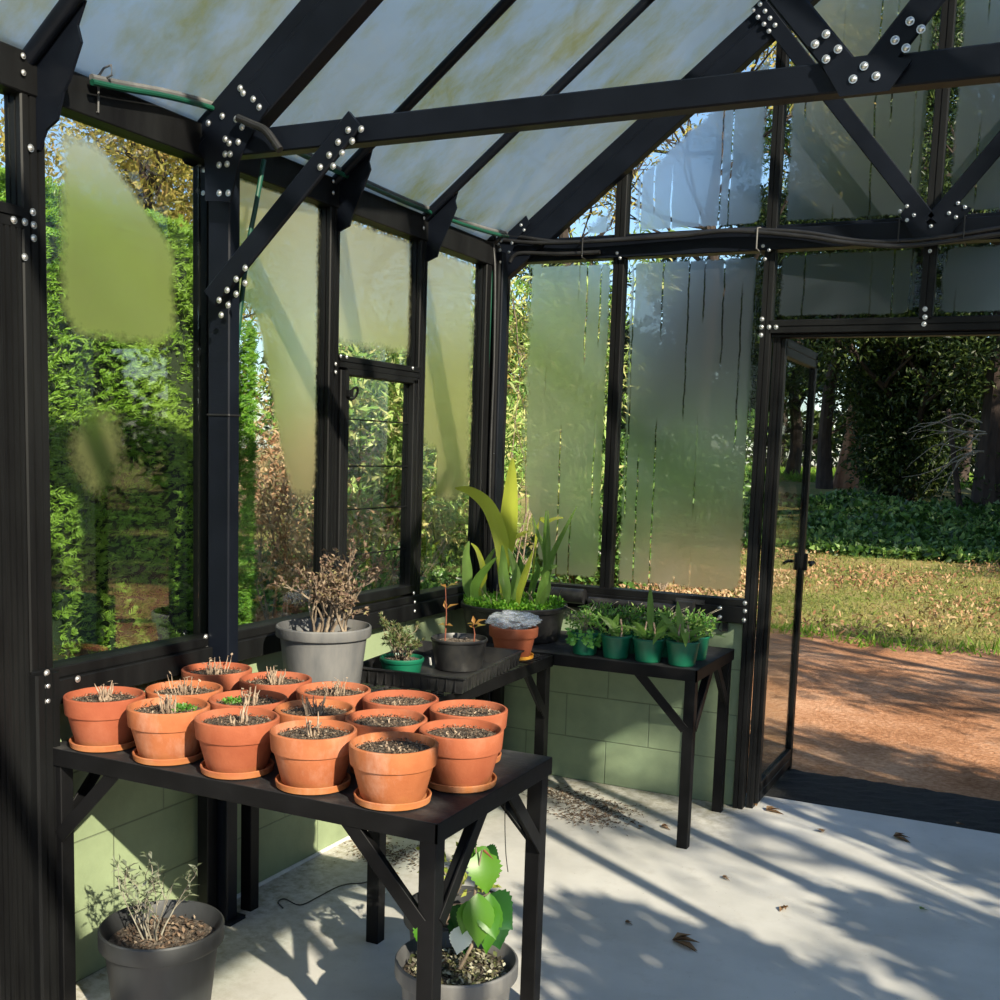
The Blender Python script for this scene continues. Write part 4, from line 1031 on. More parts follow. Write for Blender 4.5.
# ---- green pots on the back bench
GP = [('fern', .700, -.568, 'green pot at the left end of the row, clover-like leaves hanging over'),
      ('strap', .832, -.568, 'green pot with a broad arching yellowish leaf, second in the row'),
      ('palm', .966, -.567, 'green pot with two pale upright palm seedlings, third in the row'),
      ('drop', 1.102, -.566, 'green pot at the right end of the front row, drooping striped leaves')]
CLOV = leaf_mat('clover_leaves', [(.10,.34,.05), (.18,.46,.09), (.25,.52,.12)], trans=.4)
FERN = leaf_mat('fern_leaves', [(.05,.18,.03), (.12,.30,.05), (.24,.44,.09), (.32,.42,.12)], trans=.35)
def plant_in(t, kind, z0, s=1.0, seed=0):
    r_ = random.Random(seed)
    if kind in ('fern', 'bushy', 'drop2'):
        n = 260 if kind != 'bushy' else 420
        P, D = blob_pts(n, (0, 0, z0+.055*s), (.085*s, .08*s, .05*s), .1)
        link_mesh('foliage', leaf_mesh('foliage', P, rdir(n, (0,0,.3)), rdir(n, (0,0,1)), .022*s, .009*s), FERN, t)
        m = MB()
        for i in range(22):
            a_ = r_.uniform(0, 2*PI); l_ = Vector((math.cos(a_), math.sin(a_), 0))*r_.uniform(.02, .1)*s; h_ = r_.uniform(.05, .12)*s
            m.tube([Vector((0, 0, z0)), l_*.5+Vector((0, 0, z0+h_*.8)), l_+Vector((0, 0, z0+h_))], .0012, 4)
        m.build('stems', MT['greytwig'], t)
    if kind == 'fern':
        pts = [];
        for i in range(34):
            a_ = r_.uniform(-PI*.95, .15); q_ = r_.uniform(.05, .075); pts.append((q_*math.cos(a_), q_*math.sin(a_), z0+r_.uniform(-.035, .02)))
        P, D, NN = [], [], []
        for p in pts:
            b_ = r_.uniform(0, 2)
            for k_ in range(3):
                an = b_+k_*2.1; P.append(p); v = Vector((math.cos(an)*.8, -.3, math.sin(an))); D.append(v); NN.append((p[0]*4, p[1]*9, .6))
        link_mesh('clover_leaves', leaf_mesh('clover_leaves', P, D, NN, .019, .019, fold=.05), CLOV, t)
    if kind in ('strap', 'palm', 'drop'):
        B = []
        def bl(x, y, d, L, W, dr, sd=(1, .3, 0), tw=.2): B.append(((x, y, z0-.003), d, sd, L, W, dr, tw))
        if kind == 'strap': bl(.01, 0, (-.5,-.1,1), .17, .04, 2.2); bl(.0, .01, (.7,0,1), .12, .035, 1.8); bl(-.02, .0, (.1,.2,1), .1, .03, 1.0)
        if kind == 'palm':
            bl(.0, .02, (-.05,0,1), .22, .028, .1); bl(-.015, 0, (-.8,-.1,1), .16, .03, 2.2); bl(-.01, 0, (-.3,-.4,1), .12, .03, 1.4); bl(.02, 0, (.6,0,1), .13, .035, 1.2); bl(.02, 0, (.3,.3,1), .14, .03, .6); bl(.01, .0, (.9,-.2,.8), .13, .03, 1.8)
        if kind == 'drop':
            bl(0, 0, (-.7,0,1), .17, .03, .5); bl(0, 0, (-.2,.1,1), .17, .028, .2); bl(0, 0, (-.6,-.5,.9), .16, .032, 3.0); bl(0, 0, (.2,-.5,.9), .16, .035, 3.6); bl(.01, 0, (.9,0,.6), .17, .028, 1.0); bl(.0, .0, (.6,.2,.9), .15, .03, 1.4)
        link_mesh('leaf_blades', blade_mesh('leaf_blades', B), PALM_G, t)
        m = MB()
        for x in ((-.018, .022) if kind != 'strap' else (.02,)): m.tube([(x, 0, z0-.003), (x, 0, z0+.045), (x*.7, 0, z0+.075)], .0045, 7, .003)
        m.build('stem', MT['straw'], t)
        n = 120; P, D = blob_pts(n, (0, .02, z0+.02), (.07, .05, .025), .1)
        link_mesh('low_leaves', leaf_mesh('low_leaves', P, rdir(n, (0,0,.6)), rdir(n, (0,0,1)), .02, .009), FERN, t)
for i, (kd, x, y, lab) in enumerate(GP):
    t = round_pot('plant_pot', lab, 'pot', x, y, .7038, (.060, .063, .064, .066)[i], .093+.004*(i == 3), MT['greenpl'], .78, .010, .003, group='green plastic pots on the back bench', fill=.86)
    z0 = t['_z']; strip(t); plant_in(t, kd, z0, 1.0, i)
for i, (kd, x, y, lab) in enumerate((('bushy', .83, -.42, 'green pot half hidden behind the left pots of the row, bushy plant'), ('bushy', .97, -.42, 'green pot behind the palm seedlings, low bushy plant'),
                                     ('drop2', 1.105, -.41, 'green pot tucked behind the right end pot of the row'), ('fern', .695, -.42, 'small pot behind the clover pot beside the palm tub'))):
    t = round_pot('plant_pot', lab, 'pot', x, y, .7038, .06, .095, MT['greenpl'] if i < 3 else MT['blackpl'], .78, .010, .003, group='green plastic pots on the back bench' if i < 3 else None, fill=.86)
    z0 = t['_z']; strip(t); plant_in(t, 'bushy', z0, 1.05, 10+i)
m = MB(); m.lathe([(0, 0), (.018, 0), (.02, .001), (.024, .045), (.022, .045), (.018, .003), (0, .003)], 20); tag(m.build('plastic_cup', MT['white'], None, (.585, -.30, .7038)), 'small white plastic cup beside the palm tub', 'cup')

# ---- floor pots
t = round_pot('plant_pot', 'large dark grey pot with a wilted grey-leaved plant under the front bench', 'pot', .405, -2.645, 0, .152, .30, MT['darkpl'], .72, .045, .014, fill=.86)
z0 = t['_z']; debris(t, t['_r'], z0, 300, CR, .012, 'bark_chips'); strip(t)
rnd = random.Random(12); m = MB(); tips = twiggy(m, (-.02, -.01, z0), 9, .19, .7, rnd, .0025, 2, .25, fr=.42); m.build('stems', MT['greytwig'], t)
GRL = leaf_mat('grey_green_leaves', [(.10,.13,.07), (.17,.19,.12), (.07,.10,.05), (.26,.27,.21)], trans=.3)
tip_leaves(tips, .026, .008, 1, .4, 'leaves', GRL, t)
t = round_pot('plant_pot', 'grey floor pot with a glossy-leaved plant behind the right bench leg', 'pot', 1.12, -2.415, 0, .149, .285, MT['greypl'], .74, .04, .014, fill=.88)
z0 = t['_z']; debris(t, t['_r'], z0, 700, CRG, .014, 'gravel'); strip(t)
BIG = blade_mat('glossy_bright_leaves', (.07,.24,.015), (.16,.36,.025), .35); BIGD = leaf_mat('glossy_dark_leaves', [(.015,.07,.015), (.03,.11,.025)], trans=.2, rough=.25)
tl = t.location
def wleaf(name, items, mat, par):
    "broad toothed leaves hanging from a point: (base px, tip px, plane y, width)"
    V, T, U_ = [], [], []
    for (b, e, y, W, tooth) in items:
        P0 = at(b[0], b[1], 1, y)-par.location; P1 = at(e[0], e[1], 1, y-.02)-par.location
        d = (P1-P0); L = d.length; d.normalize(); s = d.cross(Vector((.5, -.85, .2))).normalized(); up = s.cross(d); n0 = len(V); K = 18
        for i in range(K+1):
            t_ = i/K; w = W*.55*math.sin(PI*min(.999, t_**.72))**1.15*(1+(tooth*(.5 if i % 2 else -.5)))
            q = P0+d*L*t_+up*(math.sin(t_*PI)*L*.08)
            for j in (-1, -.5, 0, .5, 1): V.append(q+s*w*j+up*abs(j)*w*.22); U_.append((j, t_, 0))
        for i in range(K):
            for j in range(4): a = n0+i*5+j; T.append((a, a+1, a+6, a+5))
    me = bpy.data.meshes.new(name); me.from_pydata([tuple(v) for v in V], [], T); me.polygons.foreach_set('use_smooth', [True]*len(T)); return link_mesh(name, me, mat, par)
wleaf('bright_leaves', [((478,893),(478,948),-2.45,.068,.05),((490,893),(486,955),-2.40,.06,.05),((482,850),(487,895),-2.38,.075,.18),((430,918),(421,950),-2.42,.06,.12),((484,905),(496,940),-2.44,.05,.1),((470,900),(462,935),-2.46,.045,.1),((486,846),(472,872),-2.36,.05,.2)], BIG, t)
wleaf('dark_leaves', [((484,898),(513,930),-2.38,.10,.12),((462,905),(465,955),-2.36,.07,.1),((485,848),(500,862),-2.34,.04,.2),((467,850),(472,826),-2.40,.035,.1),((488,905),(500,950),-2.30,.09,.1),((470,905),(455,930),-2.40,.07,.1)], BIGD, t)
wleaf('pale_leaves', [((463,925),(457,955),-2.46,.05,.1)], MT['white'] if False else leaf_mat('pale_leaf_backs', [(.4,.5,.33)], .2), t)
m = MB(); m.tube([Vector((0,0,z0-.01)), at(472,945,1,-2.41)-tl, at(474,900,1,-2.4)-tl, at(478,870,1,-2.39)-tl, at(475,840,1,-2.39)-tl], .005, 8, .002)
for a_, b_ in (((474,900),(490,893)),((476,880),(482,850)),((474,905),(462,905))): m.tube([at(*a_,1,-2.4)-tl, at(*b_,1,-2.4)-tl], .002, 5)
m.build('stem', MT['twig'], t)
m = MB()
for p_ in ((487,862,500,874),(490,872,499,878),(484,850,496,862)): m.tube([at(p_[0],p_[1],1,-2.38)-tl, at(p_[2],p_[3],1,-2.38)-tl], .003, 5, .001)
m.build('red_leaf_tips', MT['red'], t)
t = round_pot('plant_pot', 'dark grey pot on the floor, behind the one with the glossy leaves', 'pot', .975, -2.135, 0, .147, .28, MT['darkpl'], .74, .04, .014, fill=.84)
z0 = t['_z']; strip(t); m = MB(); rnd = random.Random(5); tips = twiggy(m, (-.03, -.02, z0), 5, .17, .5, rnd, .003, 2, .25); m.build('stems', MT['twig'], t)
YG = leaf_mat('yellowish_leaves', [(.3,.36,.06), (.42,.45,.1), (.2,.3,.05)], trans=.4)
tip_leaves(tips, .022, .014, 2, .2, 'leaves', YG, t)

# ---- small things on the floor
FL = leaf_mat('fallen_leaf', [(.22,.12,.06), (.3,.18,.09)], trans=.1, rough=.8)
def fallen(a, b, L, ang, label, green=False):
    p = at(a, b, 2, .006); n = 3; P = [(0, 0, 0)]*n; D = [(math.cos(ang+k_*.5-.5), math.sin(ang+k_*.5-.5), .15*k_) for k_ in range(n)]
    me = leaf_mesh('fallen_leaf', P, D, [(0, .3, 1)]*n, [L, L*.8, L*.6], L*.38, curve=.1)
    o = link_mesh('fallen_leaf', me, MOSS if green else FL, None, p); tag(o, label, 'leaf', 'leaves fallen on the floor')
for a in [(672,940,.11,.2,'large curled brown leaf on the floor left of centre, in the shade'),(893,836,.085,.1,'brown leaf cluster on the floor, near the door mat middle'),(766,810,.085,.5,'curled brown leaf at the foot of the door jamb'),
          (757,806,.05,2.6,'second brown leaf at the door jamb, closer to the post'),(957,824,.035,1.,'small tan leaf at the edge of the door mat'),(783,906,.045,-1.1,'slim dark leaf in the middle of the sunny floor'),
          (722,877,.035,.2,'small reddish leaf on the floor, beyond the bench'),(661,826,.05,.2,'brown leaf beside the back bench leg'),(639,827,.03,1.2,'small curled leaf left of the back bench leg'),
          (532,847,.05,.1,'reddish leaf pair on the floor just right of the front bench leg'),(625,922,.03,.4,'little yellow-brown leaf, lone in the sunlight at lower centre'),(823,832,.05,2.2,'thin curved twig-like leaf near the doorway')]: fallen(*a)
fallen(920, 909, .03, .9, 'small green leaf on the floor at lower right', True)
n = 900; c = [at(590,818,2,0), at(560,795,2,0), at(600,808,2,0), at(395,855,2,0)]
n = 1600; P = np.concatenate([np.stack([RNG.normal(q[0], .09, n//4), RNG.normal(q[1], .055, n//4), np.full(n//4, .004)], 1) for q in c])
P = P[(P[:, 0] > .02) & (P[:, 1] < -.02)]
n = len(P); D = rdir(n); D[:, 2] *= .15
tag(link_mesh('leaf_litter', leaf_mesh('leaf_litter', P, D, rdir(n, (0,0,2)), .006+.022*RNG.random(n), .007), CR), 'dark crumbs of leaf litter under the benches', 'leaf litter', kind='stuff')
cable('wire', [at(a, b, 2, .004) for a, b in [(283,908),(278,902),(285,899),(300,905),(318,897),(335,888),(348,884),(362,883),(378,879)]], .0022, MT['cable'], 'thin dark wire snaking over the floor beneath the front bench', 'wire')
cable('string', [at(505,800,1,-2.25), at(505,830,1,-2.25), at(506,855,1,-2.25), at(508,872,1,-2.25)], .0012, MT['cable'], 'thin dark thread dangling under the right side of the front bench', 'string')
# ================================================================== OUTDOORS
GZ0 = -.06
def tz(y):
    t_ = np.clip((np.asarray(y, float)-12)/13, 0, 1); return GZ0+1.06*t_*t_*(3-2*t_)
mb = MB()     # gravelly drive
n = 40; vs = []; ring_ = []
xs = [-9+i*18/n for i in range(n+1)]
lo = [-.0 for x in xs]
top = [5.2+.35*math.sin(x*1.1)+.25*math.sin(x*2.7+1) for x in xs]
for x, t_ in zip(xs, top): vs += [(x, .12, -.035), (x, t_, -.03)]
mb.add(vs, [(2*i, 2*i+2, 2*i+3, 2*i+1) for i in range(n)])
struct('path', mb, ground_mat('red_gravel', [(.36, (.26,.115,.05)), (.5, (.48,.25,.13)), (.62, (.68,.42,.26))], 1.3, 38, 1.0))
mb = MB(); yy_ = [-40, -10, 0, 6, 10, 12]+[12+13*i/14 for i in range(1, 15)]+[40, 70, 140]
mb.add([(x, y, float(tz(y))-.02) for y in yy_ for x in (-80, -20, 20, 80)], [(j*4+i, j*4+i+1, j*4+i+5, j*4+i+4) for j in range(len(yy_)-1) for i in range(3)])
struct('ground', mb, ground_mat('lawn_soil', [(.38, (.10,.15,.03)), (.5, (.22,.21,.07)), (.62, (.32,.25,.11))], .7, 9, .8))
mb = MB()
mb.box((-.62, -9, -.1), (-.5, -2.9, .82)); struct('wall_outer', mb, MT['brick'])

GRASSD = leaf_mat('dry_grass_blades', [(.30,.22,.09), (.44,.34,.15), (.20,.24,.05), (.34,.20,.09), (.14,.24,.03), (.5,.42,.22)], trans=.35, rough=.8, big=.9, dark=(.16,.22,.04))
GRASSG = leaf_mat('green_grass_blades', [(.10,.24,.02), (.18,.36,.03), (.28,.42,.06), (.12,.22,.03)], trans=.45, rough=.7)
def grass(name, region, n, L, mat, label, z=GZ0):
    (x0, x1, y0, y1) = region
    yy = y0+(y1-y0)*RNG.random(n)**1.4; xx = x0+(x1-x0)*RNG.random(n)
    keep = np.array([(y > 5.05+.35*math.sin(x*1.1)+.25*math.sin(x*2.7+1)) or name != 'dry_grass' for x, y in zip(xx, yy)]); xx, yy = xx[keep], yy[keep]; k_ = len(xx)
    P = np.stack([xx, yy, tz(yy)-.02], 1)
    me = leaf_mesh(name, P, rdir(k_, (0, 0, .75)), rdir(k_), L*(.5+RNG.random(k_)), L*.16*(.6+RNG.random(k_)), curve=.3)
    return tag(link_mesh(name, me, mat), label, 'grass', kind='stuff')
grass('dry_grass', (-12, 3.8, 4.6, 16.5), 90000, .06, GRASSD, 'dry straw-coloured grass beyond the red gravel drive')
n = 14000; xx = -6+9.5*RNG.random(n); yy = 5.4+9*RNG.random(n); kp = np.sin(xx*1.7+1)*np.sin(yy*1.1+2)+RNG.normal(0, .35, n) > .1; xx, yy = xx[kp], yy[kp]; n = len(xx)
tag(link_mesh('leaf_litter', leaf_mesh('leaf_litter', np.stack([xx, yy, tz(yy)+.02+.03*RNG.random(n)], 1), rdir(n, (0, 0, .3)), rdir(n, (0, 0, 1)), .06*(.5+RNG.random(n)), .03), leaf_mat('grass_litter', [(.20,.10,.05), (.34,.20,.10), (.44,.32,.18)], trans=.2, rough=.85)), 'brown fallen leaves scattered through the dry grass', 'leaf litter', kind='stuff')
grass('green_grass', (-16, 7, 24, 60), 30000, .22, GRASSG, 'sunlit green grass under the trees far outside')
n = 1400; xx = -3+6.3*RNG.random(n); yy = 5.0+.35*np.sin(xx*1.1)+.25*np.sin(xx*2.7+1)+RNG.normal(0, .12, n)
tag(link_mesh('green_grass', leaf_mesh('green_grass', np.stack([xx, yy, np.full(n, -.05)], 1), rdir(n, (0,0,.8)), rdir(n), .11*(.5+RNG.random(n)), .018), GRASSG), 'green tufts along the far edge of the gravel drive', 'grass', kind='stuff')

def plant(name, label, cat, c, parts_=(), group=None): return thing(name, label, cat, c, group=group)
def foliage(par, nm, clumps, dens, L, W, mat, spread=.9, bias=(0, 0, .2), shell=.35, curve=.15):
    "clumps: (x,y,z,rx,ry,rz) local to the thing"
    P, D = [], []
    vol = [c[3]*c[4]+c[4]*c[5]+c[3]*c[5] for c in clumps]; tot = sum(vol)
    for c, v in zip(clumps, vol):
        k_ = max(8, int(dens*v/tot)); p, d = blob_pts(k_, c[:3], c[3:], shell); P.append(p); D.append(d*.8+rdir(k_)*spread+np.array(bias))
    P = np.concatenate(P); D = np.concatenate(D); k_ = len(P)
    me = leaf_mesh(nm, P, D, rdir(k_, (0, 0, .9)), L*(.6+.7*RNG.random(k_)), W*(.7+.5*RNG.random(k_)), curve=curve)
    return link_mesh(nm, me, mat, par)
def tree_mesh(rnd, H, r, lean=(0, 0), nb=8, b0=.35, bl=.4, lev=2):
    m = MB(); pts = []; K = 9
    for i in range(K+1):
        t_ = i/K; pts.append(Vector((lean[0]*t_*H+rnd.uniform(-.04,.04)*H*.3, lean[1]*t_*H+rnd.uniform(-.04,.04)*H*.3, t_*H)))
    pts[0] = Vector((0, 0, -.1)); m.tube(pts, [r*(1.25 if i == 0 else 1-.75*i/K) for i in range(K+1)], 10)
    tips = []
    def br(p, d, L, r_, lv):
        q = p.copy(); P_ = [q.copy()]; d = d.copy()
        for s in range(5):
            d = (d+Vector((rnd.uniform(-1,1), rnd.uniform(-1,1), rnd.uniform(-.5,.8)))*.28).normalized(); q = q+d*L/5; P_.append(q.copy())
            if lv > 0 and s > 0 and rnd.random() < .8: br(q.copy(), (d+Vector((rnd.uniform(-1,1), rnd.uniform(-1,1), rnd.uniform(-.6,.7)))*.9).normalized(), L*.55, r_*.55, lv-1)
        m.tube(P_, [r_*(1-.8*i/5) for i in range(6)], 5); tips.append(q)
    for i in range(nb):
        t_ = b0+(1-b0)*i/nb; k_ = min(K-1, int(t_*K)); p = pts[k_].lerp(pts[k_+1], t_*K-k_); a_ = rnd.uniform(0, 2*PI)
        br(p, Vector((math.cos(a_), math.sin(a_), rnd.uniform(.1, .9))).normalized(), H*bl*(1-.4*t_), r*.45*(1-.5*t_), lev)
    return m, tips
def tree(name, label, x, y, H, r, mat_b, mat_l, nleaf, L, W, seed, lean=(0, 0), nb=8, b0=.35, bl=.35, cr=.6, lev=2, extra=(), group=None, cat='tree'):
    rnd = random.Random(seed); t = thing(name, label, cat, (x, y, float(tz(y))), group=group)
    m, tips = tree_mesh(rnd, H, r, lean, nb, b0, bl, lev); m.build('trunk', mat_b, t)
    cl = [(p[0], p[1], p[2], cr*rnd.uniform(.6, 1.2), cr*rnd.uniform(.6, 1.2), cr*rnd.uniform(.4, .8)) for p in tips]+list(extra)
    foliage(t, 'foliage', cl, nleaf, L, W, mat_l, shell=.1); return t
# ---- conifer hedge on the left
HEDGE = leaf_mat('conifer_sprays', [(.05,.17,.010), (.10,.27,.016), (.19,.38,.03), (.07,.21,.016)], trans=.25, rough=.55, big=1.1, dark=(.20,.34,.04))
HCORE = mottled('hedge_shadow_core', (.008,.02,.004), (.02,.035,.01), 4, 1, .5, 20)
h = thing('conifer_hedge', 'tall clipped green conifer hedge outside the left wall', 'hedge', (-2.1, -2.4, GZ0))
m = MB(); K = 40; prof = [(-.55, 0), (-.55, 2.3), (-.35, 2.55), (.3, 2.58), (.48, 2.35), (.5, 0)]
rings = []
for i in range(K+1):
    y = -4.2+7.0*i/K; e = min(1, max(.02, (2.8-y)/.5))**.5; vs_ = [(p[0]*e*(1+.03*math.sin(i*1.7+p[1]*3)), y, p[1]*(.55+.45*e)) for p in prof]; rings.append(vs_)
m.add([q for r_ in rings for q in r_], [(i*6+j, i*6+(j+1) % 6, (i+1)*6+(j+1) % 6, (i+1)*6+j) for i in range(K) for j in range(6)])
m.build('shade_core', HCORE, h)  # solid near-black hull, painted stand-in for the shade between the sprays
def hedge_sprays(n):
    y = -3.3+6.1*RNG.random(n); s = RNG.random(n)
    e = np.sqrt(np.clip((2.8-y)/.5, .02, 1))
    face = s < .78
    zmax = 2.62*(.55+.45*e)
    x = np.where(face, .52*e, -.5+1.0*RNG.random(n)); z = np.where(face, zmax*RNG.random(n), zmax-.03)
    x = x+.07*np.sin(y*3.1+1)*np.sin(z*2.3)+.05*np.sin(y*7+z*5)+.06*RNG.random(n); x = np.where((face) & (z > 2.3), x-(z-2.3)*.5, x)
    endm = RNG.random(n) < .10; a = RNG.random(n)*PI-PI/2
    y = np.where(endm, 2.45+.35*np.cos(a), y); x = np.where(endm, .55*np.sin(a), x); z = np.where(endm, 2.2*RNG.random(n), z)
    P = np.stack([x, y, z], 1); N0 = np.where(face[:, None], np.array([[1., 0, .1]]), np.array([[.1, 0, 1.]])); N0 = np.where(endm[:, None], np.array([[.3, 1, .1]]), N0)
    return P, N0
n = 52000; P, N0 = hedge_sprays(n)
D0 = N0*.75+rdir(n)*.55+np.array([0, .35, .28]); PP, DD = [P], [D0]
# each spray: a stem leaf with side barbs
Dn = D0/np.linalg.norm(D0, axis=1, keepdims=True); S = np.cross(Dn, rdir(n)); S /= np.linalg.norm(S, axis=1, keepdims=True)
Ls = .05*(.6+.8*RNG.random(n))
allP = [P]; allD = [Dn]; allL = [Ls]
for f_ in (.15, .4, .62):
    for sg in (-1, 1): allP.append(P+Dn*Ls[:, None]*f_); allD.append(Dn*.8+S*sg*.75); allL.append(Ls*(.62-.35*f_))
allP = np.concatenate(allP); allD = np.concatenate(allD); allL = np.concatenate(allL)
link_mesh('foliage', leaf_mesh('foliage', allP, allD, rdir(len(allP), (1, 0, .3)), allL, .0075, fold=.1), HEDGE, h)

# ---- trees and shrubs
DK = leaf_mat('dark_tree_leaves', [(.008,.02,.006), (.018,.04,.01), (.04,.07,.014), (.09,.13,.03)], trans=.25)
MD = leaf_mat('mid_green_leaves', [(.05,.13,.02), (.10,.22,.03), (.20,.30,.05), (.28,.34,.08)], trans=.4)
YL = leaf_mat('yellowing_leaves', [(.42,.36,.08), (.55,.45,.12), (.30,.32,.07), (.45,.30,.10)], trans=.45)
RH = leaf_mat('long_shrub_leaves', [(.12,.26,.05), (.28,.46,.10), (.50,.62,.22), (.6,.52,.24)], trans=.35, rough=.35)
IV = leaf_mat('ivy_leaves', [(.015,.04,.008), (.045,.11,.02), (.10,.22,.04), (.26,.38,.12)], trans=.3, rough=.35)
BR = leaf_mat('brown_dead_leaves', [(.34,.17,.09), (.52,.32,.18), (.66,.48,.3), (.3,.26,.1)], trans=.3, rough=.8)
# the stand of trees seen through the doorway
def gx(px_, y): return at(px_, 465, 1, y)[0]
tree('tree', 'leaning reddish-barked tree trunk lit by the sun beyond the doorway', gx(846, 23), 23, 11, .25, MT['redbark'], MD, 6000, .18, .06, 21, lean=(.10, 0), nb=8, b0=.5, bl=.34, cr=.8)
tree('tree', 'dark twin-stemmed tree standing left of the reddish trunk', gx(826, 22.5), 22.5, 10, .17, MT['bark'], MD, 8000, .17, .05, 22, lean=(.02, 0), nb=10, b0=.25, bl=.34, cr=.8)
t = tree('tree', 'big dark bushy tree filling the centre of the doorway view', gx(905, 21), 21, 9, .22, MT['bark'], DK, 60000, .15, .06, 23, nb=13, b0=.12, bl=.36, cr=.85,
     extra=[(0, -.2, 1.3, 1.5, 1.3, 1.3), (-.3, -.2, 2.6, 1.8, 1.5, 1.3), (.4, 0, 2.2, 1.5, 1.3, 1.4), (.2, 0, 3.9, 2.2, 1.6, 1.2), (1.2, .2, 3.6, 1.5, 1.2, .9), (0, 0, .5, 1.4, 1.2, .6)])
foliage(t, 'inner_foliage', [(0, 0, 1.1, 1.15, 1.0, 1.2), (-.1, 0, 2.3, 1.3, 1.0, 1.2), (.2, 0, 3.3, 1.3, 1.0, 1.0)], 34000, .13, .06, DK, shell=.1)
tree('tree', 'dark trunk at the right edge of the doorway view', gx(993, 19), 19, 9.5, .30, MT['bark'], DK, 18000, .15, .05, 24, lean=(.02, 0), nb=11, b0=.3, bl=.34, cr=.8, extra=[(.3, -.2, .6, 1.0, .7, .7), (.1, 0, 4.2, 1.6, 1.0, .8)])
tree('tree', 'thin dark tree between the right trunk and the bushy tree', gx(958, 26), 26, 11, .22, MT['bark'], DK, 7000, .18, .06, 34, nb=12, b0=.15, bl=.3, cr=.6)
tree('tree', 'slender grey tree far behind the doorway trees', gx(870, 33), 33, 13, .25, MT['bark'], MD, 9000, .25, .08, 25, nb=10, b0=.25, bl=.3, cr=1.0)
tree('tree', 'tall leafy tree behind the widest fogged back pane', gx(700, 25), 25, 5, .25, MT['bark'], DK, 9000, .25, .08, 26, nb=11, b0=.2, bl=.32, cr=.8)
tree('tree', 'tall dark tree behind the narrow fogged back pane', gx(560, 27), 27, 5.5, .3, MT['bark'], DK, 8000, .25, .09, 27, nb=11, b0=.2, bl=.3, cr=1.0)
tree('tree', 'open-crowned tree with brownish leaves behind the gable corner', gx(560, 12.5), 12.5, 9.5, .15, MT['bark'], YL, 4600, .12, .035, 28, nb=14, b0=.35, bl=.34, cr=.7)
tree('tree', 'brownish-leaved tree rising behind the widest gable pane', gx(700, 16), 16, 10.5, .16, MT['bark'], YL, 7500, .15, .05, 35, nb=14, b0=.4, bl=.32, cr=.8)
tree('tree', 'leafy low tree behind the open door leaf', gx(792, 28), 28, 7, .2, MT['bark'], DK, 16000, .2, .09, 36, nb=12, b0=.12, bl=.34, cr=1.0)
tree('tree', 'golden-leaved tree rising above the hedge at the upper left', -5.4, 3.4, 4.6, .14, MT['bark'], YL, 16000, .075, .03, 29, nb=11, b0=.4, bl=.34, cr=.62)
tree('tree', 'second golden tree behind the hedge, further left', -5.8, .9, 4.3, .13, MT['bark'], YL, 13000, .075, .03, 33, nb=11, b0=.45, bl=.34, cr=.62)
tree('tree', 'olive-leaved tree behind the middle left-wall panes', -6.4, 8.0, 6.5, .16, MT['bark'], YL, 17000, .11, .04, 30, nb=12, b0=.2, bl=.34, cr=.8)
for i, (px_, y, H, lb) in enumerate(((330, 55, 7, 'far dark tree at the left end of the distant tree line'), (490, 60, 7, 'far dark tree in the distant line, behind the corner post'), (640, 66, 7, 'far dark tree in the distant line, behind the widest pane'), (780, 70, 10, 'far dark tree in the distant line, left of the doorway'), (900, 74, 16, 'far dark tree seen between the doorway trunks'), (1010, 70, 16, 'far dark tree at the right end of the distant tree line'))):
    tree('tree', lb, gx(px_, y), y, H, .4, MT['bark'], DK, 9000, .6, .3, 40+i, nb=9, b0=.1, bl=.34, cr=2.4, lev=1, extra=[(0, 0, 1.6, 5.5, 2.5, 2.2)], group='distant tree line')
# shrubs close to the left wall
rnd = random.Random(77)
def shrub(label, x, y, H, nst, mat, nleaf, L, W, seed, cr=.25, wood=MT['twig'], sp=.7, extra=(), name='shrub'):
    r_ = random.Random(seed); t = thing(name, label, 'shrub', (x, y, GZ0)); m = MB()
    tips = twiggy(m, (0, 0, 0), nst, H*.75, sp, r_, .010, 3, .22, fr=.55); m.build('branches', wood, t)
    cl = [(p[0], p[1], p[2], cr*r_.uniform(.5, 1), cr*r_.uniform(.5, 1), cr*r_.uniform(.4, .8)) for p, d in tips[::2]]+list(extra)
    if nleaf: foliage(t, 'foliage', cl, nleaf, L, W, mat, shell=.05)
    return t
shrub('long-leaved rhododendron-like shrub outside the side casement', -2.3, 2.5, 2.4, 10, RH, 15000, .12, .032, 51, .25)
shrub('second long-leaved shrub outside, behind the corner pane', -3.1, 4.4, 2.4, 9, RH, 8000, .12, .032, 52, .28)
shrub('leggy bush of pale dead twigs at the end of the hedge', -1.75, 1.1, 1.5, 11, BR, 2600, .045, .018, 53, .16, MT['twig'])
shrub('brown withered bush between the hedge and the leafy shrubs', -2.5, 1.6, 1.7, 8, BR, 2000, .06, .022, 54, .2, MT['twig'])
shrub('tall narrow-leaved bush right behind the corner post', -1.35, 2.9, 2.9, 9, RH, 6500, .10, .022, 55, .22, MT['twig'], .35)
shrub('low glossy bush outside the corner at sill height', -1.25, 4.3, 1.35, 9, IV, 4200, .075, .06, 56, .26)
shrub('low leafy bush outside left of the corner', -3.9, 6.6, 1.2, 9, MD, 6000, .09, .05, 57, .35)
shrub('small green bush beneath the side casement', -1.3, .9, .75, 7, IV, 2600, .05, .03, 58, .18)
shrub('leafy bush far outside behind the left mullion of the back wall', -1.55, 7.6, 2.1, 9, IV, 6500, .08, .06, 59, .3)
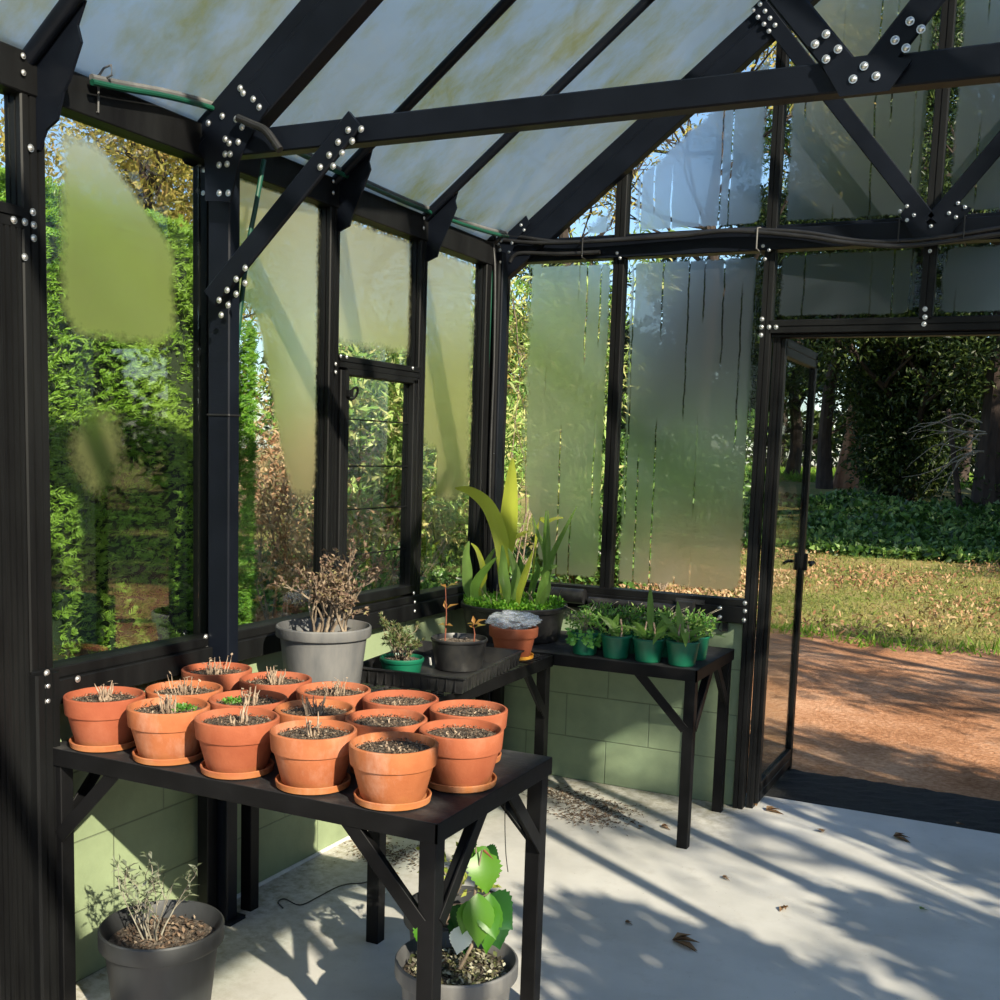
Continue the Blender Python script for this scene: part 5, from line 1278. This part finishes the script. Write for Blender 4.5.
# ivy bed beyond the grass, seen through the doorway
def ivy(x0, x1, y0, y1, n, zt, lab, L):
    xx = x0+(x1-x0)*RNG.random(n); yy = y0+(y1-y0)*RNG.random(n); zz = zt(xx, yy)*(.4+.6*RNG.random(n))
    me = leaf_mesh('ivy', np.stack([xx, yy, zz+tz(yy)], 1), rdir(n, (0, -.3, .2)), rdir(n, (0, -.5, .8)), L*(.5+RNG.random(n)), L*.85*(.6+.6*RNG.random(n)), curve=.15)
    return tag(link_mesh('ivy_bed', me, IV), lab, 'ivy', kind='stuff')
ivy(-3.4, 3.5, 14.0, 19.5, 26000, lambda x, y: .08+.24*np.clip((y-14.4-.6*np.sin(x*1.3))/2.6, 0, 1)*(.6+.5*np.sin(x*2.3+1)*np.sin(y*1.9)), 'bed of ivy and groundcover in front of the doorway trees', .13)
ivy(-6.5, -2.2, 3.2, 9.5, 16000, lambda x, y: .12+.2*np.abs(np.sin(x*2.1)*np.sin(y*1.7)), 'patchy green groundcover outside the left wall', .07)
ivy(-1.6, -.25, -2.4, 2.8, 5000, lambda x, y: .15+.2*np.abs(np.sin(x*4.1)*np.sin(y*2.7)), 'low weeds between the left wall and the hedge', .05)
n = 16000; xx = -7+6.5*RNG.random(n); yy = 2+9*RNG.random(n)
tag(link_mesh('leaf_litter', leaf_mesh('leaf_litter', np.stack([xx, yy, np.full(n, GZ0)+.04*RNG.random(n)], 1), rdir(n, (0, 0, .3)), rdir(n, (0, 0, 1)), .07*(.5+RNG.random(n)), .035), BR), 'brown fallen leaves covering the ground outside the corner', 'leaf litter', kind='stuff')
m = MB(); rr_ = random.Random(4)
for i in range(14):
    p = Vector((gx(985, 18)+rr_.uniform(-.3, 0), 18, 1.9+rr_.uniform(-.25, .45))); d = Vector((-1, rr_.uniform(-.6,.6), rr_.uniform(-.4,.8))).normalized(); P_ = [p.copy()]
    for s_ in range(8): d = (d+Vector((rr_.uniform(-.7,.5), rr_.uniform(-.5,.5), rr_.uniform(-.9,.4)))*.75).normalized(); p = p+d*.17; P_.append(p.copy())
    m.tube(P_, [.018*(1-.8*i_/8) for i_ in range(9)], 4)
tag(m.build('dead_branch', MT['greytwig']), 'spray of pale bare branches beside the right-hand trunk outside', 'branch')
m = MB(); m.tube([Vector((gx(972, 18.5), 18.5, -.1)), Vector((gx(958, 18.6), 18.6, 1.2)), Vector((gx(944, 18.8), 18.8, 2.6))], .07, 8, .04); tag(m.build('dead_branch', MT['bark']), 'dark leaning stem in front of the bright gap outside', 'branch')

# tall unseen tree belt, added on the right to darken reflections in the glass
for i in range(9):
    y = -22+i*5.2
    tree('tree', 'unseen tree added far to the right to darken the glass reflections', 17+1.2*math.sin(i*2.1), y, 6.5, .25, MT['bark'], DK, 3500, .5, .25, 70+i, nb=8, b0=.1, bl=.3, cr=1.4, lev=1, extra=[(0, 0, 1.6, 2.2, 3.0, 2.0), (0, 0, 4.0, 1.8, 2.8, 1.8)], group='added tree belt')
# ---- growth outside the right wall, which shades part of the floor
def off_bush(x, y, H, r, seed, lab, n=7000):
    t = thing('shade_shrub', lab, 'shrub', (x, y, GZ0)); r_ = random.Random(seed); m = MB(); twiggy(m, (0, 0, 0), 7, H*.7, .5, r_, .02, 2, .2); m.build('branches', MT['bark'], t)
    foliage(t, 'foliage', [(0, 0, H*.5, r, r, H*.5), (r*.4, -r*.3, H*.62, r*.6, r*.6, H*.36), (-r*.4, r*.3, H*.6, r*.6, r*.5, H*.36)], n, .10, .06, MD, shell=.2); return t
def hq(h_, q_): return (h_*.84+q_*.54, -h_*.54+q_*.84)
for (h_, q_, H, r, sd, lb) in ((5.7, -.62, 2.40, .62, 91, 'leafy shrub outside the right wall, nearest the middle of the greenhouse'), (5.7, .30, 2.2, .45, 92, 'smaller shrub outside the right wall'), (6.0, 1.25, 3.35, .55, 93, 'leafy shrub outside the right wall near the end gable'), (6.8, 2.0, 4.0, .6, 94, 'tallest shrub outside the right wall, beyond the end gable')):
    x, y = hq(h_, q_); off_bush(x, y, H, r, sd, lb)
x, y = hq(8.6, .55)
tree('tree', 'thin-crowned tree outside right, dappling the back wall', x, y, 6.2, .10, MT['bark'], MD, 2200, .09, .05, 64, nb=10, b0=.55, bl=.2, cr=.34)
tree('tree', 'tree outside to the right beyond the gable, shading the drive', 7.4, .6, 5.0, .16, MT['bark'], MD, 6000, .12, .05, 61, nb=9, b0=.4, bl=.3, cr=.55)
tree('tree', 'large tree off to the right that shades the ivy bed', 8.0, 11.0, 8.5, .3, MT['bark'], MD, 12000, .2, .09, 62, nb=13, b0=.25, bl=.32, cr=.9)
tree('tree', 'large tree off to the right that shades the doorway trees', 8.0, 16.5, 11.5, .35, MT['bark'], DK, 34000, .25, .11, 63, nb=15, b0=.15, bl=.32, cr=1.1)
tree('tree', 'large dark tree off to the right, beside the doorway trees', 5.0, 19.5, 10, .3, MT['bark'], DK, 30000, .25, .11, 65, nb=14, b0=.12, bl=.3, cr=1.1)

# ================================================================== LIGHT
w = bpy.data.worlds.new('sky'); bpy.context.scene.world = w; w.use_nodes = True; nt = w.node_tree
sky = nt.nodes.new('ShaderNodeTexSky'); sky.sky_type = 'NISHITA'; sky.sun_disc = False; sky.sun_elevation = math.radians(30); sky.sun_rotation = math.radians(122.7); sky.air_density = 1.0; sky.dust_density = .6; sky.ozone_density = 3.0
bg = nt.nodes['Background']; nt.links.new(sky.outputs[0], bg.inputs[0]); bg.inputs[1].default_value = .21
sl = bpy.data.lights.new('sun', 'SUN'); sl.energy = 10.5; sl.angle = math.radians(.6); sl.color = (1.0, .86, .69)
so = bpy.data.objects.new('sun', sl); C.objects.link(so)
sd_ = Vector((.84*math.cos(math.radians(30)), -.54*math.cos(math.radians(30)), .5)); so.rotation_euler = sd_.to_track_quat('Z', 'Y').to_euler(); so.location = (9, -6, 8)
sc = bpy.context.scene
sc.view_settings.view_transform = 'Standard'; sc.view_settings.look = 'None'; sc.view_settings.gamma = 1; sc.view_settings.exposure = 0.12; sc.view_settings.use_curve_mapping = False
sc.cycles.transparent_max_bounces = 24; sc.cycles.max_bounces = 8; sc.cycles.sample_clamp_indirect = 6
try: sc.cycles.use_denoising = True
except Exception: pass
